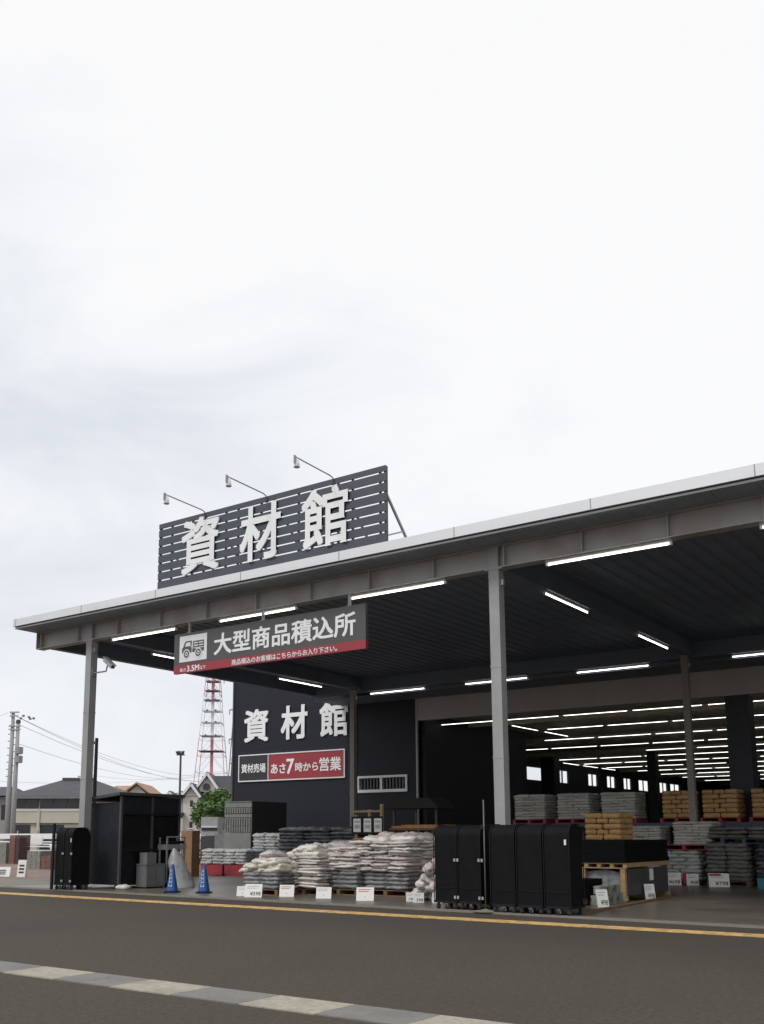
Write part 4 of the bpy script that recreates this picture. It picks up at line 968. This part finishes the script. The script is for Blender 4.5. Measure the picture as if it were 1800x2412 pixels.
# white house with steep dark gables
WHR = mat('white_brick_render', (.64, .60, .57), .85, var=.08, scale=3, bump=.2); RDK = mat('dark_slate', (.035, .038, .048), .6, var=.2, scale=3)
r_, la = faraway('house', 470, 112, 'white house with steep dark gabled roofs below the lattice tower', 'house'); f = Far(r_, la, 112)
MB().box(f.x(426), f.x(600), 3, 12, 0, f.z(1872)).build('wall', WHR, r_, local=True)
MB().box(f.x(430), f.x(465), 0, 3.0, 0, f.z(1876)).build('front_wall', WHR, r_, local=True)
def gable(x0, x1, xa, z0, z1, y0, y1, nm):
    m = MB(); m.prism([(x0+.15, z0), (x1-.15, z0), (xa, z1-.25)], 'y', y0, y1-.05); m.build('gable', WHR, r_, local=True)
    m = MB(); m.prism([(x0-.25, z0-.25), (x0-.25, z0+.02), (xa, z1+.2), (x1+.25, z0+.02), (x1+.25, z0-.25), (xa, z1-.12)], 'y', y0-.4, y1); m.build(nm, RDK, r_, local=True)
    m = MB(); m.bar((x0-.25, y0-.45, z0-.15), (xa, y0-.45, z1), .08, .28); m.bar((x1+.25, y0-.45, z0-.15), (xa, y0-.45, z1), .08, .28); m.build('bargeboard', WHITE, r_, local=True)
gable(f.x(429), f.x(466), f.x(447.8), f.z(1875), f.z(1847), 0, 6, 'gable_roof')
gable(f.x(448), f.x(506), f.x(477), f.z(1862), f.z(1818), 3, 9, 'gable_roof')
m = MB(); zr = f.z(1818); m.prism([(2.6, f.z(1868)), (7.5, zr), (12.4, f.z(1868))], 'x', f.x(474), f.x(610)); m.build('main_roof', RDK, r_, local=True)
m = MB(); m.prism([(6, f.z(1850)), (7.5, zr), (9, f.z(1850))], 'x', f.x(451), f.x(473)); m.build('side_roof', RDK, r_, local=True)
MB().box(f.x(383), f.x(426), 3.5, 11, 0, f.z(1874)).build('wing_wall', WHR, r_, local=True)
m = MB(); m.prism([(3.2, f.z(1874)), (7, f.z(1861)), (11.3, f.z(1874))], 'x', f.x(382), f.x(436)); m.build('wing_roof', RDK, r_, local=True)
for a in (388, 415): gable(f.x(a-5), f.x(a+5), f.x(a), f.z(1873), f.z(1864), 2.5, 5, 'dormer_roof')
m = MB(); m.lathe([(.42, -.05), (.42, .05)], (0, 0, 0), 16); m.v = [Vector((v.x+f.x(476), v.z+2.95, v.y+f.z(1850))) for v in m.v]; m.build('round_window', WINB, r_, local=True)
for a, b, c, d in ((446, 453, 1901, 1885), (446, 453, 1950, 1935), (424, 429, 1925, 1918)):
    wf = MB().box(f.x(a), f.x(b), -.04, .03, f.z(c), f.z(d)).build('window', WINB, r_, local=True)
    MB().box(f.x(a)-.08, f.x(b)+.08, -.1, -.041, f.z(c)-.12, f.z(c)).build('sill', WHITE, wf, local=True)
MB().box(f.x(419), f.x(433), -.8, -.05, f.z(1922), f.z(1914)).build('porch_roof', RDK, r_, local=True)
MB().box(f.x(416), f.x(424), -.6, -.1, 0, f.z(1923)).build('porch_wall', mat('brown_door', (.16, .08, .05), .7), r_, local=True)

# lattice towers
RW = mat('tower_red', (.68, .30, .33), .6, var=.05); WW = mat('tower_white', (.78, .78, .8), .6, var=.05)
def lattice(name, px, D, ya, wa, yb, wb, ztop, label, bands, r0, lm):
    r_, la = faraway(name, px, D, label, 'tower'); f = Far(r_, la, D)
    za, zb = f.z(ya), f.z(yb)
    def half(z): return max(.6, (wa+(wb-wa)*(z-za)/(zb-za))/2*D/FPX)
    zs = []; z = f.z(2000)*0
    step = 5.0
    while z < ztop: zs.append(z); z += step*(1 if z < 30 else .9)
    parts = [MB(), MB(), MB()]
    for i, (z0, z1) in enumerate(zip(zs, zs[1:])):
        m = parts[bands(z0, f)]; h0, h1 = half(z0), half(z1)
        c0 = [(-h0, -h0), (h0, -h0), (h0, h0), (-h0, h0)]; c1 = [(-h1, -h1), (h1, -h1), (h1, h1), (-h1, h1)]
        for k in range(4):
            a, b = Vector((*c0[k], z0)), Vector((*c0[(k+1) % 4], z0)); c, d = Vector((*c1[k], z1)), Vector((*c1[(k+1) % 4], z1))
            m.bar(a, c, r0*1.5); m.bar(a, b, r0*.9)
            mid = (c+d)/2; 
            if k in (0, 2): m.bar(a, mid, r0*.7); m.bar(b, mid, r0*.7)
    return r_, f, half, parts
def bandf(z, f):
    py = 1966-(z-EYE)/f.D*FPX
    return 0 if py > 1755 else 2 if py < 1655 else 1
r_, f, half, parts = lattice('radio_tower', 495, 300, 1815, 66, 1600, 31, 66, 'red and white lattice tower rising behind the white house', bandf, .10, None)
parts[0].build('red_lattice', RW, r_, local=True); parts[2].build('red_lattice', RW, r_, local=True); parts[1].build('white_lattice', WW, r_, local=True)
z = 0; core = [MB(), MB(), MB()]
while z < 66: core[bandf(z, f)].tube([(0, 0, z), (0, 0, z+3.02)], .48, 8); z += 3
core[0].build('core_tube', RW, r_, local=True); core[2].build('core_tube', RW, r_, local=True); core[1].build('core_tube', WW, r_, local=True)
ANT = mat('antenna_grey', (.16, .17, .19), .6)
for py in (1606, 1628, 1650, 1676, 1703, 1734, 1770):
    zz = f.z(py); h = half(zz)
    m = MB(); m.box(-h, h, -h, h, zz-.05, zz+.05); m.build('platform', ANT if py < 1660 or py == 1770 else WW, r_, local=True)
    for s in (-.45, .45): MB().tube([(s*h, -h-.1, zz), (s*h, -h-.4, zz)], .32, 10).build('dish', ANT, r_, local=True)
r_, f, half, parts = lattice('pylon', 562, 190, 1815, 44, 1600, 20, 47, 'dark steel pylon half hidden by the store wall', lambda z, f: 0, .09, None)
parts[0].build('lattice', ANT, r_, local=True)
for py in (1603, 1676, 1745):
    zz = f.z(py); m = MB(); m.bar((-2.2 if py > 1610 else -3.4, 0, zz+.3), (2.2, 0, zz+.3), .14); m.bar((-2.2 if py > 1610 else -3.4, 0, zz+.3), (0, 0, zz+1.1), .09); m.tube([(-2.1 if py > 1610 else -3.3, 0, zz+.25), (-2.1 if py > 1610 else -3.3, 0, zz-.6)], .08, 6); m.build('arm', ANT, r_, local=True)

# utility poles, lamp posts
PCON = mat('pole_concrete', (.34, .34, .35), .8, var=.08)
def util(px_b, px_t, ytop, D, label, kind):
    r_, la = faraway('utility_pole', px_b, D, label, 'utility pole', 'utility poles'); f = Far(r_, la, D); zt = f.z(ytop)
    m = MB(); m.tube([(0, 0, 0), (f.x(px_t)*.0, 0, zt)], .2, 10, .11); m.build('shaft', PCON, r_, local=True, smooth=True)
    if kind == 0:
        for dz, l in ((.05, .42), (.28, .36), (.9, .2)): MB().bar((-.16, -.15, zt-dz), (l, -.15, zt-dz), .09).build('crossarm', GALV, r_, local=True)
        for k in range(14): MB().tube([(-.26 if k % 2 else .26, 0, zt-1.2-k*.22), (0, 0, zt-1.2-k*.22)], .025, 5).build('step', DARKG, r_, local=True)
    else:
        for dz in (.28, .48): MB().bar((-.55, -.12, zt-dz), (.22, -.12, zt-dz), .07).build('crossarm', GALV, r_, local=True)
        MB().lathe([(.12, 0), (.15, .02), (.15, .2), (.1, .24)], (.0, 0, zt-.1), 10).build('insulator', DARKG, r_, local=True)
        for dz in (2.05, 2.6): MB().lathe([(.1, 0), (.24, .03), (.24, .44), (.1, .47)], (.22, -.2, zt-dz), 12).build('transformer', mat('transformer_grey', (.28, .29, .31), .5), r_, local=True)
    return r_
util(16, 21, 1676, 62, 'taller concrete utility pole with step bolts at the left', 0)
util(29, 38, 1700, 62, 'shorter concrete utility pole with transformer cans at the left', 1)
r_, la = faraway('lamp_post', 219, 60, 'slim black pole right of the left canopy column', 'pole'); f = Far(r_, la, 60)
MB().tube([(0, 0, 0), (0, 0, f.z(1738))], .13, 8, .10).build('shaft', BLACKM, r_, local=True); MB().box(-.16, .0, -.1, .1, f.z(1752), f.z(1746)).build('box', DARKG, r_, local=True)
r_, la = faraway('lamp_post', 421, 70, 'dark floodlight post left of the lattice tower', 'lamp post'); f = Far(r_, la, 70)
zt = f.z(1778); MB().tube([(0, 0, 0), (0, 0, zt)], .09, 8, .07).build('shaft', DARKG, r_, local=True)
MB().bar((-.3, 0, zt), (.3, 0, zt), .07).build('crossarm', DARKG, r_, local=True)
for s in (-1, 1):
    m = MB(); m.hexa([(s*.12-.12, -.25, zt+.02), (s*.12+.12, -.25, zt+.02), (s*.12+.1, .12, zt+.05), (s*.12-.1, .12, zt+.05), (s*.12-.12+s*.1, -.3, zt+.22), (s*.12+.12+s*.1, -.3, zt+.22), (s*.12+.1, .1, zt+.3), (s*.12-.1, .1, zt+.3)]); m.build('floodlight', DARKG, r_, local=True)
CAB_ = mat('cable_black', (.24, .25, .27), .6)
def pf(px, py, D):
    lat, z = far(px, py, D); p = FH*D+RH*lat; return Vector((p.x, p.y, z))
for i, (a, b, sag) in enumerate((((24, 1680, 62), (560, 1810, 180), 2.5), ((32, 1684, 62), (560, 1825, 180), 2.5), ((38, 1750, 62), (480, 1822, 170), 1.5), ((36, 1703, 62), (640, 1790, 200), 4), ((-60, 1678, 62), (20, 1678, 62), .3), ((-20, 1839, 120), (470, 1822, 200), 1.0), ((190, 1822, 140), (470, 1829, 200), .8))):
    A, B = pf(*a), pf(*b); m = MB(); n = 16
    m.tube([A.lerp(B, k/n)-Vector((0, 0, sag*4*(k/n)*(1-k/n))) for k in range(n+1)], .006+.00004*max(a[2], b[2]), 4)
    m.build('power_cable', CAB_, label=('topmost overhead cable running right from the tall pole', 'second overhead cable running right from the tall pole', 'overhead cable from the transformer down to the house roofs', 'long slack overhead cable from the shorter pole', 'short overhead cable leaving the picture at the left', 'low overhead cable over the grey hip roof', 'low overhead cable over the orange roof')[i], cat='cable', group='overhead cables')
for i, (px, py) in enumerate(((47, 1692), (53, 1686), (66, 1689), (69, 1693), (77, 1692))):
    p = pf(px, py, 75); MB().tube([p, p+RH*.16], .09, 6).build('cable_marker', ANT, label='dark marker on the cables beside the tall pole, '+('first', 'second', 'third', 'fourth', 'fifth')[i]+' from the left', cat='marker', group='cable markers')

# tree, hedge, truck
LEAF = mat('leaf_green', (.105, .19, .055), .6, var=.45, scale=1.2, tint=(.14, .23, .07), tscale=.8, tamt=.8)
BARK = mat('bark', (.09, .07, .05), .9, var=.2)
def foliage(m, c, rad, n, s, rg, clumps):
    cs = []
    for k in range(clumps):
        while True:
            q = Vector((rg.uniform(-1, 1), rg.uniform(-1, 1), rg.uniform(-1, 1)))
            if q.length < 1: break
        cs.append((Vector((q.x*rad.x, q.y*rad.y, q.z*rad.z))+c, rg.uniform(.16, .34)*min(rad.x, rad.z)))
    for k in range(n):
        cc_, rr = rg.choice(cs); q = Vector((rg.gauss(0, 1), rg.gauss(0, 1), rg.gauss(0, .75))).normalized()*rr*rg.random()**.4
        p = cc_+q; d1 = Vector((rg.gauss(0, 1), rg.gauss(0, 1), rg.gauss(0, .6))).normalized(); d2 = d1.cross(Vector((rg.gauss(0, 1), rg.gauss(0, 1), rg.gauss(0, 1)))).normalized()
        z_ = s*rg.uniform(.6, 1.3); m.poly([p-d1*z_, p+d2*z_*.5, p+d1*z_, p-d2*z_*.5])
    return cs
rg = random.Random(5)
r_, la = faraway('tree', 505, 68, 'fresh green leafy tree in front of the white gabled house', 'tree'); f = Far(r_, la, 68)
zc = (f.z(1860)+f.z(1950))/2; rad = Vector((f.x(572)-f.x(438), 3.0, f.z(1852)-f.z(1962)))*.5
rad.y = 2.0
m = MB(); cs = foliage(m, Vector((f.x(508), 0, zc)), rad*.88, 9000, .12, rg, 80); m.build('crown', LEAF, r_, local=True, fix=False)
m = MB(); m.tube([(0, 0, 0), (.05, 0, 1.2), (0, .1, zc)], .13, 8, .05)
for c, rr in cs[:16]: m.tube([(0, 0, 1.1+.08*rg.random()), (c.x*.5, c.y*.5, (c.z+1.3)/2), tuple(c)], .05, 5, .015)
m.build('trunk', BARK, r_, local=True, smooth=True)
for i, (x, y, wd, h, lb) in enumerate(((-41.5, 38, 1.6, 1.1, 'dark green hedge behind the rail fence'), (-37.5, 37.5, 1.3, .9, 'low green shrub right of the hedge'))):
    r_ = thing('hedge', lb, 'shrub', (x, y, 0)); m = MB(); foliage(m, Vector((0, 0, h*.55)), Vector((wd, .6, h*.5)), 1400, .07, rg, 22); m.build('foliage', LEAF, r_, local=True, fix=False)
    m = MB(); m.tube([(0, 0, 0), (0, 0, h*.5)], .06, 6, .02); m.build('stem', BARK, r_, local=True)
r_, la = faraway('truck', 494, 46, 'small grey box truck parked behind the red crates', 'truck'); f = Far(r_, la, 46)
xa, xb = f.x(473), f.x(513); TG = mat('truck_grey', (.38, .39, .40), .5)
MB().box(xa, xb, 0, 2.2, f.z(1968)+.0, f.z(1924)).build('cargo_box', TG, r_, local=True)
MB().box(xa+.03, xb-.03, -.03, -.001, f.z(1956), f.z(1949)).build('rear_window', WINB, r_, local=True)
MB().box(xa+.02, xb-.02, -.05, -.001, f.z(1949)+.0, f.z(1946)).build('rear_band', WHITE, r_, local=True)
MB().box(xa+.05, xb-.05, 2.25, 3.5, .45, 1.7).build('cab', WHITE, r_, local=True)
MB().box(xa, xb, -.02, 3.5, .42, f.z(1969)).build('chassis', DARKG, r_, local=True)
for x in (xa+.15, xb-.15):
    for y in (.5, 2.9): MB().tube([(x-.09, y, .28), (x+.09, y, .28)], .28, 14).build('wheel', RUBBER, r_, local=True)
    MB().box(x-.08, x+.08, -.05, -.021, .5, .62).build('tail_lamp', REDS, r_, local=True)
MB().box(-29.6, -27.6, 31.0, 31.6, F, F+1.5).build('concrete_panel', mat('green_grey_panel', (.15, .17, .165), .7), label='grey green panel stack behind the brown cardboard pack', cat='panels')

make_bags()
